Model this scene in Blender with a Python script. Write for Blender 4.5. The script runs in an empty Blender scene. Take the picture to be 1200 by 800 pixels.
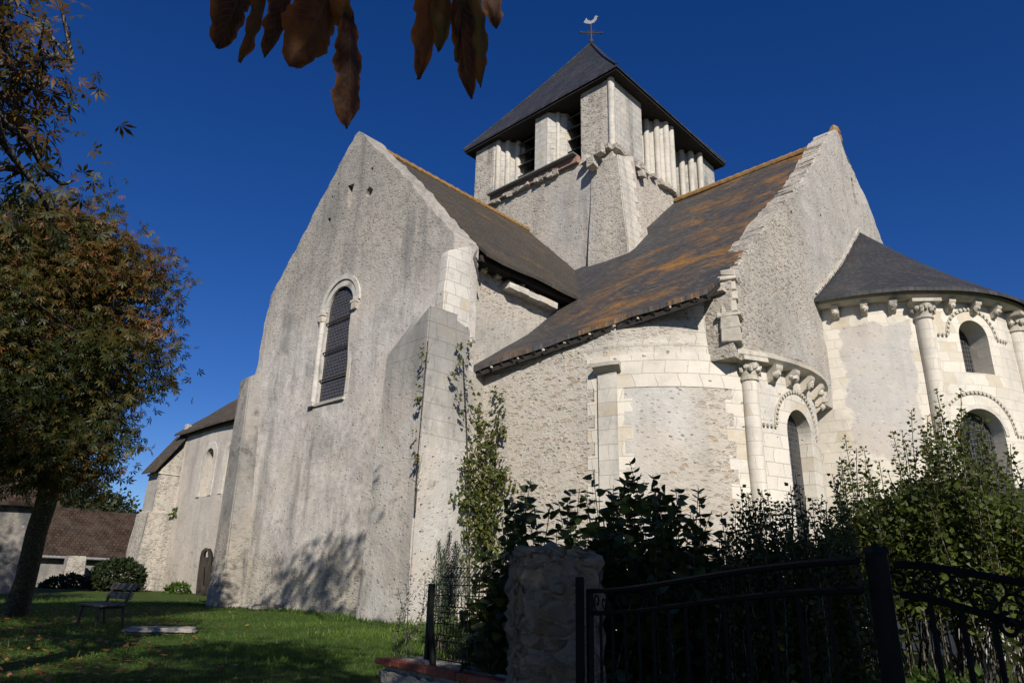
import bpy, bmesh, math, random
import numpy as np
from mathutils import Vector, Matrix, noise
from mathutils.geometry import tessellate_polygon
R_ = math.radians
C = bpy.context.scene.collection
SC = bpy.context.scene

# ---------------------------------------------------------------- camera, world, sun, exposure
EYE = 1.6
FPX, AZ, PITCH, ROLL = 830.0, R_(46.4), R_(19.45), R_(1.5)     # focal length in pixels of a 1200-wide picture
cam = bpy.data.cameras.new('camera')
cam.sensor_width = 36.0
cam.lens = 36.0 * FPX / 1200.0
cam.clip_start = 0.05
cam.clip_end = 3000
camo = bpy.data.objects.new('camera', cam)
C.objects.link(camo)
fwd = Vector((-math.cos(AZ), math.sin(AZ), 0)); rgt = Vector((math.sin(AZ), math.cos(AZ), 0)); upv = Vector((0, 0, 1))
cf = math.cos(PITCH) * fwd + math.sin(PITCH) * upv
cu = -math.sin(PITCH) * fwd + math.cos(PITCH) * upv
cr = math.cos(ROLL) * rgt + math.sin(ROLL) * cu
cu2 = -math.sin(ROLL) * rgt + math.cos(ROLL) * cu
camo.matrix_world = Matrix(((cr.x, cu2.x, -cf.x, 0), (cr.y, cu2.y, -cf.y, 0), (cr.z, cu2.z, -cf.z, EYE), (0, 0, 0, 1)))
SC.camera = camo

SUN_AZ, SUN_EL = R_(-37.0), R_(31.0)          # azimuth measured from +X towards +Y
world = bpy.data.worlds.new('World'); SC.world = world; world.use_nodes = True
wn = world.node_tree; wn.nodes.clear()
sky = wn.nodes.new('ShaderNodeTexSky'); sky.sky_type = 'NISHITA'; sky.sun_disc = False
sky.sun_elevation = SUN_EL; sky.sun_rotation = R_(90.0) - SUN_AZ
sky.air_density = 0.85; sky.dust_density = 0.15; sky.ozone_density = 4.5; sky.altitude = 100
bg = wn.nodes.new('ShaderNodeBackground'); bg.inputs['Strength'].default_value = 0.055
wo = wn.nodes.new('ShaderNodeOutputWorld')
hs_ = wn.nodes.new('ShaderNodeHueSaturation'); hs_.inputs['Saturation'].default_value = 1.27; hs_.inputs['Hue'].default_value = .517; hs_.inputs['Value'].default_value = 1.32
wn.links.new(sky.outputs[0], hs_.inputs['Color']); wn.links.new(hs_.outputs[0], bg.inputs['Color']); wn.links.new(bg.outputs[0], wo.inputs['Surface'])
sl = bpy.data.lights.new('sun', 'SUN'); sl.energy = 4.9; sl.angle = R_(0.5); sl.color = (1.0, 0.93, 0.83)
so = bpy.data.objects.new('sun', sl); C.objects.link(so)
sdir = Vector((math.cos(SUN_EL) * math.cos(SUN_AZ), math.cos(SUN_EL) * math.sin(SUN_AZ), math.sin(SUN_EL)))
so.rotation_euler = sdir.to_track_quat('Z', 'Y').to_euler(); so.location = sdir * 60
SC.view_settings.view_transform = 'Standard'; SC.view_settings.look = 'None'
SC.view_settings.exposure = 0.28; SC.view_settings.gamma = 1.0; SC.view_settings.use_curve_mapping = False

def ray(px, py):
    return cr * ((px - 600) / FPX) + cu2 * (-(py - 400) / FPX) + cf
EP = Vector((0, 0, EYE))
def at(px, py, d):
    r = ray(px, py); return EP + r * (d / math.hypot(r.x, r.y))
def ony(px, py, y):
    r = ray(px, py); return EP + r * (y / r.y)
def onx(px, py, x):
    r = ray(px, py); return EP + r * (x / r.x)
def interp(x, xs, ys):
    return float(np.interp(x, xs, ys))
def ground_z(x, y):
    d = x * fwd.x + y * fwd.y
    s = x * rgt.x + y * rgt.y
    z = interp(d, [-60, 3.9, 4.6, 5.2, 17, 22, 28, 36, 60, 400], [0, 0, .35, .86, 1.0, 1.04, 1.15, 1.25, 1.25, 1.25])
    return z + .025 * noise.noise(Vector((x * .35, y * .35, 0))) + .008 * noise.noise(Vector((x * 1.7, y * 1.7, 3)))
def onground(px, py):
    r = ray(px, py); t = 3.0
    for i in range(4000):
        p = EP + r * t
        if p.z <= ground_z(p.x, p.y): break
        t += .02
    return EP + r * t

# ---------------------------------------------------------------- object helpers
def tag(o, label=None, cat=None, group=None, kind=None):
    if label: o['label'] = label
    if cat: o['category'] = cat
    if group: o['group'] = group
    if kind: o['kind'] = kind
    return o
def thing(name, loc, label, cat, group=None):
    o = bpy.data.objects.new(name, None); o.location = loc; o.empty_display_size = .3
    C.objects.link(o); return tag(o, label, cat, group)
def rootloc(o):
    l = Vector(o.location)
    return l if o.parent is None else None
def link(name, me, parent=None):
    o = bpy.data.objects.new(name, me); C.objects.link(o)
    if parent is not None:
        o.parent = parent
        top = parent
        while top.parent is not None: top = top.parent
        # every part is written in world space: the root empty is the only moved object
        if parent is top: o.matrix_parent_inverse = Matrix.Translation(-Vector(top.location))
    return o
def box_uv(me):
    uv = me.uv_layers.new(name='UVMap')
    co = np.empty(len(me.vertices) * 3, 'f'); me.vertices.foreach_get('co', co); co = co.reshape(-1, 3)
    out = np.zeros((len(me.loops), 2), 'f')
    for p in me.polygons:
        n = p.normal; ax, ay, az = abs(n.x), abs(n.y), abs(n.z)
        for li in p.loop_indices:
            c = co[me.loops[li].vertex_index]
            if az > .8: out[li] = (c[0], c[1])
            elif ax > ay: out[li] = (c[1], c[2])
            else: out[li] = (c[0], c[2])
    uv.data.foreach_set('uv', out.ravel())
class MB:
    def __init__(s): s.v = []; s.f = []
    def add(s, vs, fs):
        b = len(s.v); s.v += [tuple(v) for v in vs]; s.f += [tuple(i + b for i in f) for f in fs]; return s
    def box(s, c, size, rz=0.0, taper=1.0, jit=0.0, rnd=None, axes=None):
        c = Vector(c); hx, hy, hz = size[0] / 2, size[1] / 2, size[2] / 2
        vs = []
        for z in (-1, 1):
            k = taper if z > 0 else 1.0
            for x, y in ((-1, -1), (1, -1), (1, 1), (-1, 1)):
                q = Vector((x * hx * k, y * hy * k, z * hz))
                if jit: q += Vector([(rnd or random).uniform(-jit, jit) for _ in range(3)])
                if axes: q = axes[0] * q.x + axes[1] * q.y + axes[2] * q.z
                else: q = Vector((q.x * math.cos(rz) - q.y * math.sin(rz), q.x * math.sin(rz) + q.y * math.cos(rz), q.z))
                vs.append(c + q)
        return s.add(vs, [(0, 3, 2, 1), (4, 5, 6, 7), (0, 1, 5, 4), (1, 2, 6, 5), (2, 3, 7, 6), (3, 0, 4, 7)])
    def tube(s, pts, rad, n=8, cap=True):
        pts = [Vector(p) for p in pts]
        if not hasattr(rad, '__len__'): rad = [rad] * len(pts)
        ref = Vector((0.31, 0.17, 0.93)); vs = []; fs = []
        for i, p in enumerate(pts):
            t = (pts[min(i + 1, len(pts) - 1)] - pts[max(i - 1, 0)])
            if t.length < 1e-9: t = Vector((0, 0, 1))
            t.normalize()
            a = t.cross(ref)
            if a.length < .1: a = t.cross(Vector((1, 0, 0)))
            a.normalize(); b = t.cross(a)
            for k in range(n):
                w = 2 * math.pi * k / n
                vs.append(p + (a * math.cos(w) + b * math.sin(w)) * rad[i])
        for i in range(len(pts) - 1):
            for k in range(n):
                fs.append((i * n + k, i * n + (k + 1) % n, (i + 1) * n + (k + 1) % n, (i + 1) * n + k))
        if cap:
            fs.append(tuple(range(n))[::-1]); fs.append(tuple((len(pts) - 1) * n + k for k in range(n)))
        return s.add(vs, fs)
    def prism(s, poly, z0, z1):
        n = len(poly)
        vs = [(p[0], p[1], z0) for p in poly] + [(p[0], p[1], z1) for p in poly]
        fs = [(i, (i + 1) % n, n + (i + 1) % n, n + i) for i in range(n)]
        fs += [tuple(range(n))[::-1], tuple(range(n, 2 * n))]
        return s.add(vs, fs)
    def blob(s, c, r, sc=(1, 1, 1), n=8, m=6, jit=.1, seed=0):
        c = Vector(c); vs = []; fs = []
        for i in range(m + 1):
            th = math.pi * i / m
            for k in range(n):
                ph = 2 * math.pi * k / n
                d = Vector((math.sin(th) * math.cos(ph), math.sin(th) * math.sin(ph), math.cos(th)))
                q = r * (1 + jit * noise.noise(d * 1.7 + Vector((seed * 3.1, 0, seed))))
                vs.append(c + Vector((d.x * q * sc[0], d.y * q * sc[1], d.z * q * sc[2])))
        for i in range(m):
            for k in range(n):
                fs.append((i * n + k, (i + 1) * n + k, (i + 1) * n + (k + 1) % n, i * n + (k + 1) % n))
        return s.add(vs, fs)
    def build(s, name, mat, parent=None, smooth=False, sharp=None, recalc=True, bevel=0):
        me = bpy.data.meshes.new(name); me.from_pydata(s.v, [], s.f); me.update()
        if recalc or bevel:
            bm = bmesh.new(); bm.from_mesh(me)
            if bevel:
                bmesh.ops.bevel(bm, geom=list(bm.edges), offset=bevel, segments=1, affect='EDGES', profile=.5)
            bmesh.ops.recalc_face_normals(bm, faces=bm.faces); bm.to_mesh(me); bm.free()
        me.update(); box_uv(me)
        if mat: me.materials.append(mat)
        if smooth:
            me.polygons.foreach_set('use_smooth', [True] * len(me.polygons))
            if sharp: me.set_sharp_from_angle(angle=R_(sharp))
        return link(name, me, parent)

def wall(name, outer, holes, thick, fmap, mat, parent, gu=.5, gv=.5, jit=.02, uoff=0.0, jf=.8):
    """a wall drawn in its own (u, v) metres with openings, given a real thickness and laid on a plane or a curve"""
    bm = bmesh.new()
    loops = [outer] + holes
    allp = [Vector((p[0], p[1], 0)) for l in loops for p in l]
    tris = tessellate_polygon([[Vector((p[0], p[1], 0)) for p in l] for l in loops])
    fv = [bm.verts.new((p.x, 0, p.y)) for p in allp]; bv = [bm.verts.new((p.x, thick, p.y)) for p in allp]
    for t in tris:
        try:
            bm.faces.new([fv[i] for i in t]); bm.faces.new([bv[i] for i in reversed(t)])
        except ValueError: pass
    b = 0
    for l in loops:
        n = len(l)
        for i in range(n):
            j = (i + 1) % n
            try: bm.faces.new([fv[b + i], fv[b + j], bv[b + j], bv[b + i]])
            except ValueError: pass
        b += n
    us = [p[0] for p in outer]; vs = [p[1] for p in outer]
    if gu:
        u = min(us) + gu * .53
        while u < max(us):
            bmesh.ops.bisect_plane(bm, geom=bm.verts[:] + bm.edges[:] + bm.faces[:], plane_co=(u, 0, 0), plane_no=(1, 0, 0), dist=1e-4); u += gu
    if gv:
        v = min(vs) + gv * .53
        while v < max(vs):
            bmesh.ops.bisect_plane(bm, geom=bm.verts[:] + bm.edges[:] + bm.faces[:], plane_co=(0, 0, v), plane_no=(0, 0, 1), dist=1e-4); v += gv
    bmesh.ops.recalc_face_normals(bm, faces=bm.faces)
    uvl = bm.loops.layers.uv.new('UVMap')
    for f in bm.faces:
        f.normal_update()
        side = abs(f.normal.y) < .5
        f.smooth = not side
        for lp in f.loops:
            c = lp.vert.co
            if side and abs(f.normal.z) > .7: lp[uvl].uv = (c.x + uoff, c.z + c.y)
            else: lp[uvl].uv = (c.x + c.y + uoff, c.z)
    for v in bm.verts:
        u_, d_, v_ = v.co
        if d_ < 1e-4 and jit:
            q = Vector((u_ * jf, v_ * jf, len(name) * 1.7))
            d_ += jit * (noise.noise(q) + .5 * noise.noise(q * 2.7))
        v.co = fmap(u_, v_, d_)
    bmesh.ops.recalc_face_normals(bm, faces=bm.faces)
    me = bpy.data.meshes.new(name); bm.to_mesh(me); bm.free()
    me.materials.append(mat); me.set_sharp_from_angle(angle=R_(50))
    return link(name, me, parent)
def south(y0): return lambda u, v, d: Vector((u, y0 + d, v))
def east(x0): return lambda u, v, d: Vector((x0 - d, u, v))
def arch(uc, hw, v0, vs, n=14, pointed=1.0):
    """window outline: sill v0, springing vs, half width hw"""
    pts = [(uc - hw, v0), (uc + hw, v0)]
    for i in range(n + 1):
        a = math.pi * i / n
        pts.append((uc + hw * math.cos(a), vs + hw * pointed * math.sin(a)))
    return pts
def ragged(a, b, step=.22, amp=.04, seed=0):
    rnd = random.Random(seed); a = Vector(a); b = Vector(b); L = (b - a).length; n = max(1, int(L / step))
    d = (b - a).normalized(); nn = Vector((-d.y, d.x)); out = []
    for i in range(n):
        t = (i + rnd.uniform(-.3, .3) * (i > 0)) / n
        out.append(tuple(a + (b - a) * t + nn * rnd.uniform(-amp, amp)))
    return out
class Path:
    """a plan curve (for the rounded walls): u in metres along it, d inwards"""
    def __init__(s, pts):
        s.p = np.array(pts, float); seg = np.hypot(*np.diff(s.p, axis=0).T); s.u = np.r_[0, np.cumsum(seg)]; s.L = s.u[-1]
    def pos(s, u, off=0.0):
        x = np.interp(u, s.u, s.p[:, 0]); y = np.interp(u, s.u, s.p[:, 1])
        e = .12; a = min(max(u, e), s.L - e)
        t = np.array([np.interp(a + e, s.u, s.p[:, 0]) - np.interp(a - e, s.u, s.p[:, 0]), np.interp(a + e, s.u, s.p[:, 1]) - np.interp(a - e, s.u, s.p[:, 1])])
        t /= np.hypot(*t); n = np.array([t[1], -t[0]])
        return Vector((x + n[0] * off, y + n[1] * off, 0)), Vector((t[0], t[1], 0)), Vector((n[0], n[1], 0))
    def fmap(s, inset=0.0):
        def f(u, v, d):
            p, t, n = s.pos(u, -d - inset); p.z = v; return p
        return f
    def hit(s, px, py):
        r = ray(px, py); best = None
        for i in range(len(s.u) - 1):
            a = s.p[i]; b = s.p[i + 1]; m = np.array([[r.x, -(b - a)[0]], [r.y, -(b - a)[1]]])
            if abs(np.linalg.det(m)) < 1e-9: continue
            t, q = np.linalg.solve(m, a)
            if 0 <= q <= 1 and t > 0 and (best is None or t < best[0]): best = (t, s.u[i] + q * (s.u[i + 1] - s.u[i]), EYE + t * r.z)
        if best is None:            # just past the silhouette: take the outermost visible point
            k = int(np.argmax(s.p @ np.array([rgt.x, rgt.y]) / (s.p @ np.array([fwd.x, fwd.y])))); best = (0, s.u[k], EYE + r.z / math.hypot(r.x, r.y) * np.hypot(*s.p[k]))
        return best[1], best[2]
    def sweep(s, name, u0, u1, prof, mat, parent, step=.12, jit=0.0, closed=True, seed=0):
        """profile [(out, z)] carried along the curve"""
        n = max(2, int((u1 - u0) / step)); mb = MB(); k = len(prof); vs = []; fs = []
        for i in range(n + 1):
            u = u0 + (u1 - u0) * i / n
            for j, (o, z) in enumerate(prof):
                p, t, nn = s.pos(u, o); p.z = z
                if jit and o > .05:
                    q = Vector((u * 3.1, j * 5.0, seed)); p += nn * jit * noise.noise(q) + Vector((0, 0, jit * .7 * noise.noise(q + Vector((9, 0, 0)))))
                vs.append(p)
        for i in range(n):
            for j in range(k):
                fs.append((i * k + j, (i + 1) * k + j, (i + 1) * k + (j + 1) % k, i * k + (j + 1) % k))
        fs.append(tuple(range(k))); fs.append(tuple(n * k + j for j in range(k)))
        mb.add(vs, fs)
        return mb.build(name, mat, parent, smooth=True, sharp=35)
def arcpts(cx, cy, r, a0, a1, n=40):
    return [(cx + r * math.cos(R_(a0 + (a1 - a0) * i / n)), cy + r * math.sin(R_(a0 + (a1 - a0) * i / n))) for i in range(n + 1)]
# ---------------------------------------------------------------- materials
class NB:
    def __init__(s, name):
        s.m = bpy.data.materials.new(name); s.m.use_nodes = True; s.t = s.m.node_tree; s.t.nodes.clear()
        s.out = s.t.nodes.new('ShaderNodeOutputMaterial')
    def node(s, typ, ins=None, **attrs):
        n = s.t.nodes.new(typ)
        for k, v in attrs.items(): setattr(n, k, v)
        for k, v in (ins or {}).items(): s.put(n.inputs[k], v)
        return n
    def put(s, sock, v):
        if isinstance(v, bpy.types.NodeSocket): s.t.links.new(v, sock)
        elif hasattr(v, '__len__') and len(v) == 3 and sock.type == 'RGBA': sock.default_value = (*v, 1)
        else: sock.default_value = v
    def math(s, op, a, b=0.0, clamp=False):
        return s.node('ShaderNodeMath', {0: a, 1: b}, operation=op, use_clamp=clamp).outputs[0]
    def mix(s, f, a, b, blend='MIX'):
        return s.node('ShaderNodeMix', {0: f, 6: a, 7: b}, data_type='RGBA', blend_type=blend).outputs[2]
    def mixf(s, f, a, b):
        return s.node('ShaderNodeMix', {0: f, 2: a, 3: b}, data_type='FLOAT').outputs[0]
    def ramp(s, f, stops):
        n = s.node('ShaderNodeValToRGB', {0: f}); e = n.color_ramp.elements
        while len(e) < len(stops): e.new(.5)
        for i, (p, c) in enumerate(stops): e[i].position = p; e[i].color = (*c, 1) if hasattr(c, '__len__') else (c, c, c, 1)
        return n.outputs[0]
    def rng(s, v, a, b, c=0.0, d=1.0, smooth=True):
        return s.node('ShaderNodeMapRange', {0: v, 1: a, 2: b, 3: c, 4: d}, interpolation_type='SMOOTHSTEP' if smooth else 'LINEAR').outputs[0]
    def noise(s, vec, scale, detail=4, rough=.55, dist=0.0):
        return s.node('ShaderNodeTexNoise', {'Vector': vec, 'Scale': scale, 'Detail': detail, 'Roughness': rough, 'Distortion': dist}).outputs[0]
    def vmul(s, vec, xyz):
        return s.node('ShaderNodeVectorMath', {0: vec, 1: xyz}, operation='MULTIPLY').outputs[0]
    def vadd(s, a, b):
        return s.node('ShaderNodeVectorMath', {0: a, 1: b}, operation='ADD').outputs[0]
    def uv(s): return s.node('ShaderNodeUVMap', uv_map='UVMap').outputs[0]
    def obj(s): return s.node('ShaderNodeTexCoord').outputs['Object']
    def sep(s, v): return s.node('ShaderNodeSeparateXYZ', {0: v}).outputs
    def finish(s, col, rough=.9, height=None, bump=.5, dist=.03, spec=.2, metal=0.0, **kw):
        p = s.node('ShaderNodeBsdfPrincipled', {'Base Color': col, 'Roughness': rough, 'Specular IOR Level': spec, 'Metallic': metal})
        for k, v in kw.items(): s.put(p.inputs[k], v)
        if height is not None:
            b = s.node('ShaderNodeBump', {'Strength': bump, 'Distance': dist, 'Height': height}); s.t.links.new(b.outputs[0], p.inputs['Normal'])
        s.t.links.new(p.outputs[0], s.out.inputs[0]); return s.m

PL_D, PL_L = (.30, .285, .255), (.43, .405, .355)
def stone(name, base='plaster', patches=(), rub=.35, rublow=None, plaster=(PL_D, PL_L), ash=((.56, .52, .45), (.47, .44, .38)),
          grime=.45, bump=.6, dist=.035, stonesz=5.6, brick=(.52, .29), rough_low=None, ochre=.5, streak_top=None, pit=0.0, tone=1.0, aspect=1.9, show=.5, relief=1.0):
    b = NB(name); uv = b.uv(); ob = b.obj(); u, v, _ = b.sep(uv)
    wob = b.node('ShaderNodeVectorMath', {0: b.node('ShaderNodeTexNoise', {'Vector': ob, 'Scale': 2.2, 'Detail': 2}).outputs['Color'], 1: (.5, .5, .5)}, operation='SUBTRACT').outputs[0]
    wuv = b.vadd(uv, b.vmul(wob, (.14, .1, 0)))
    fine = b.noise(ob, 26, 5, .7); mid = b.noise(ob, 5.5, 5, .6); big = b.noise(ob, .55, 4, .55); big2 = b.noise(b.vadd(ob, (13, 7, 3)), 1.3, 5, .6)
    # plaster
    colP = b.ramp(b.mixf(.5, mid, big2), [(.34, plaster[0]), (.62, plaster[1])]); colP = b.mix(b.math('MULTIPLY', b.rng(b.noise(b.vadd(ob, (2, 19, 4)), .8, 5, .6), .46, .64), .45), colP, (.50, .435, .365))
    gm = b.noise(b.vmul(ob, (1, 1, 1.3)), 11, 6, .8)
    sm = b.node('ShaderNodeTexVoronoi', {'Vector': b.vmul(wuv, (1.0, 1.6, 1.0)), 'Scale': 8.5, 'Randomness': 1.0}).outputs
    chip = b.math('MULTIPLY', b.rng(b.sep(sm['Color'])[0], .62, .66), b.rng(b.math('ADD', sm['Distance'], b.math('MULTIPLY', b.math('SUBTRACT', fine, .5), .35)), .22, .36, 1.0, 0.0))
    colP = b.mix(b.math('MULTIPLY', chip, .5), colP, b.ramp(b.sep(sm['Color'])[1], [(0, (.30, .26, .21)), (.5, (.22, .20, .18)), (1, (.56, .53, .47))]))
    gm = b.math('ADD', gm, b.math('MULTIPLY', chip, .55))
    hP = b.math('ADD', b.math('MULTIPLY', fine, .35), b.math('ADD', b.math('MULTIPLY', mid, .55), b.math('MULTIPLY', gm, .8)))
    # rubble
    rv = b.vmul(wuv, (1.0, aspect, 1.0))
    v1 = b.node('ShaderNodeTexVoronoi', {'Vector': rv, 'Scale': stonesz, 'Randomness': .95})
    v2 = b.node('ShaderNodeTexVoronoi', {'Vector': rv, 'Scale': stonesz, 'Randomness': .95}, feature='DISTANCE_TO_EDGE').outputs[0]
    cr_ = b.sep(v1.outputs['Color'])
    bare = b.rng(b.math('ADD', cr_[2], b.math('MULTIPLY', b.math('SUBTRACT', big2, .5), 1.6)), .84 - show, 1.12 - show)
    edge = b.math('ADD', v2, b.math('ADD', b.math('MULTIPLY', b.math('SUBTRACT', fine, .5), .22), b.math('MULTIPLY', b.math('SUBTRACT', mid, .5), .22)))
    joint = b.math('MULTIPLY', b.rng(edge, .03, .19), b.mixf(bare, .22, 1.0))
    o1, o2 = (.40, .295, .185), (.33, .225, .14)
    colR = b.ramp(cr_[0], [(.0, (.47, .425, .34)), (.3, (.31, .285, .245)), (.55, (.46, .41, .33)), (.74, tuple(.44 * (1 - ochre) + c * ochre for c in o1)), (.9, tuple(.36 * (1 - ochre) + c * ochre for c in o2)), (1.0, (.29, .26, .225))])
    colR = b.mix(b.rng(mid, .35, .7), b.mix(.35, colR, (.25, .22, .18)), colR)
    colR = b.mix(b.math('MULTIPLY', b.math('MULTIPLY', b.rng(v2, .0, .035, 1.0, 0.0), bare), b.rng(mid, .4, .6)), colR, (.15, .125, .095))  # crevice shade around the bare stones, painted into the colour
    colR = b.mix(joint, b.mix(big2, (.40, .37, .32), (.53, .49, .425)), colR)
    dk = b.noise(b.vmul(wuv, (1, 2.4, 1)), 9, 4, .75); colR = b.mix(b.math('MULTIPLY', b.rng(dk, .57, .66), .6), colR, (.20, .165, .125))
    colR = b.mix(b.math('MULTIPLY', b.math('MULTIPLY', b.rng(v2, .0, .03, 1.0, 0.0), bare), b.rng(mid, .42, .6, 0.0, .8)), colR, (.17, .14, .105))  # second, narrower pass of the painted crevice shade
    hR = b.math('ADD', b.math('MULTIPLY', joint, b.math('ADD', .25 * relief, b.math('MULTIPLY', cr_[1], .45 * relief))), b.math('ADD', b.math('MULTIPLY', mid, .6), b.math('ADD', b.math('MULTIPLY', gm, .55), b.math('MULTIPLY', fine, .3))))
    # dressed stone in courses
    bt = b.node('ShaderNodeTexBrick', {'Vector': b.vadd(uv, b.vadd(b.vmul(wob, (.03, .022, 0)), b.vmul(b.node('ShaderNodeCombineXYZ', {0: b.noise(b.vmul(uv, (0, 1, 0)), 2.9, 0), 1: b.noise(b.vmul(uv, (0, .9, 0)), 1.3, 0)}).outputs[0], (.2, .10, 0)))), 'Color1': (0, 0, 0), 'Color2': (1, 1, 1), 'Mortar': (.5, .5, .5), 'Scale': 1.0, 'Mortar Size': .008, 'Mortar Smooth': .5, 'Bias': 0.0,
                                       'Brick Width': brick[0], 'Row Height': brick[1]}, offset=.5)
    bc = b.sep(bt.outputs[0])[0]
    colA = b.mix(bc, ash[0], ash[1]); colA = b.mix(b.math('MULTIPLY', b.rng(big2, .5, .68), .5), colA, (.40, .385, .35)); colA = b.mix(b.rng(b.math('ADD', bc, b.math('MULTIPLY', b.math('SUBTRACT', big, .5), .6)), .80, 1.0), colA, (.49, .43, .33)); colA = b.mix(b.rng(mid, .4, .72), colA, b.mix(.5, colA, (.58, .555, .50)))
    colA = b.mix(b.math('MULTIPLY', b.math('MULTIPLY', bt.outputs['Fac'], b.rng(mid, .35, .6)), .5), colA, (.30, .26, .205))
    hA = b.math('ADD', b.math('MULTIPLY', bt.outputs['Fac'], -.55), b.math('ADD', b.math('MULTIPLY', fine, .22), b.math('ADD', b.math('MULTIPLY', mid, .32), b.math('MULTIPLY', bc, .2))))
    kinds = dict(plaster=(colP, hP), rubble=(colR, hR), ashlar=(colA, hA))
    col, h = kinds[base]
    if base != 'rubble' and rub > 0:
        m = b.math('ADD', b.math('MULTIPLY', big, .65), b.math('MULTIPLY', mid, .35))
        if rublow: m = b.math('ADD', m, b.math('MULTIPLY', b.rng(v, rublow[0], rublow[1], 1.0, 0.0), .28))
        k = b.rng(m, .72 - .42 * rub, .80 - .42 * rub)
        col = b.mix(k, col, colR); h = b.mixf(k, h, hR)
    par = b.math('SUBTRACT', b.math('MULTIPLY', b.math('GREATER_THAN', b.math('MODULO', v, 2 * brick[1]), brick[1]), 2.0), 1.0)
    for kd, u0, u1, v0, v1_, soft in patches:
        wu = b.math('MULTIPLY', par, .085) if kd == 'ashlar' else b.math('MULTIPLY', b.math('SUBTRACT', big2, .5), .9)
        du = b.math('SUBTRACT', b.math('ABSOLUTE', b.math('SUBTRACT', u, (u0 + u1) / 2)), (u1 - u0) / 2)
        dv = b.math('SUBTRACT', b.math('ABSOLUTE', b.math('SUBTRACT', v, (v0 + v1_) / 2)), (v1_ - v0) / 2)
        dd = b.math('ADD', b.math('MAXIMUM', du, dv), wu)
        k = b.rng(dd, -soft, soft, 1.0, 0.0)
        cc, hh = kinds[kd]; col = b.mix(k, col, cc); h = b.mixf(k, h, hh)
    # weather: run-off streaks, grey lichen, dark specks
    st = b.noise(b.vmul(uv, (1.6, .16, 1)), 1.0, 5, .65); lich = b.noise(b.vadd(ob, (5, 5, 5)), 1.9, 6, .72)
    blot = b.noise(b.vadd(b.vmul(uv, (.5, .32, 1)), (9, 4, 0)), 1.0, 6, .72, .4)
    k = b.math('MULTIPLY', b.math('ADD', b.math('MAXIMUM', b.rng(st, .47, .72), b.math('MULTIPLY', b.rng(lich, .54, .7), .8)), b.math('MULTIPLY', b.rng(blot, .48, .66), .7)), grime)
    col = b.mix(k, col, b.mix(.86, col, (.145, .142, .135)))
    if streak_top:
        k2 = b.math('MULTIPLY', b.rng(b.math('ADD', v, b.math('MULTIPLY', st, 3.0)), streak_top[0], streak_top[1]), streak_top[2])
        col = b.mix(k2, col, b.mix(.75, col, (.17, .168, .16)))
    sp = b.rng(b.noise(ob, 14, 3, .8), .64, .74)
    col = b.mix(b.math('MULTIPLY', sp, .45), col, (.13, .12, .105))
    lt = b.rng(b.noise(b.vadd(ob, (31, 2, 8)), 9, 4, .75), .62, .74)
    col = b.mix(b.math('MULTIPLY', lt, .35), col, (.56, .53, .46))
    if pit:
        pv = b.node('ShaderNodeTexVoronoi', {'Vector': b.vmul(wuv, (1, 1.5, 1)), 'Scale': 4.6, 'Randomness': 1.0}).outputs
        pm = b.math('MULTIPLY', b.rng(pv['Distance'], .10, .2, 1.0, 0.0), b.rng(b.sep(pv['Color'])[0], 1 - pit, 1 - pit + .05))
        h = b.math('SUBTRACT', h, b.math('MULTIPLY', pm, 1.3)); col = b.mix(b.math('MULTIPLY', pm, .6), col, (.2, .16, .12))
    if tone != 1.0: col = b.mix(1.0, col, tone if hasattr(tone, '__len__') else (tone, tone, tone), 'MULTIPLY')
    return b.finish(col, .93, h, bump, dist, .12)

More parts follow.
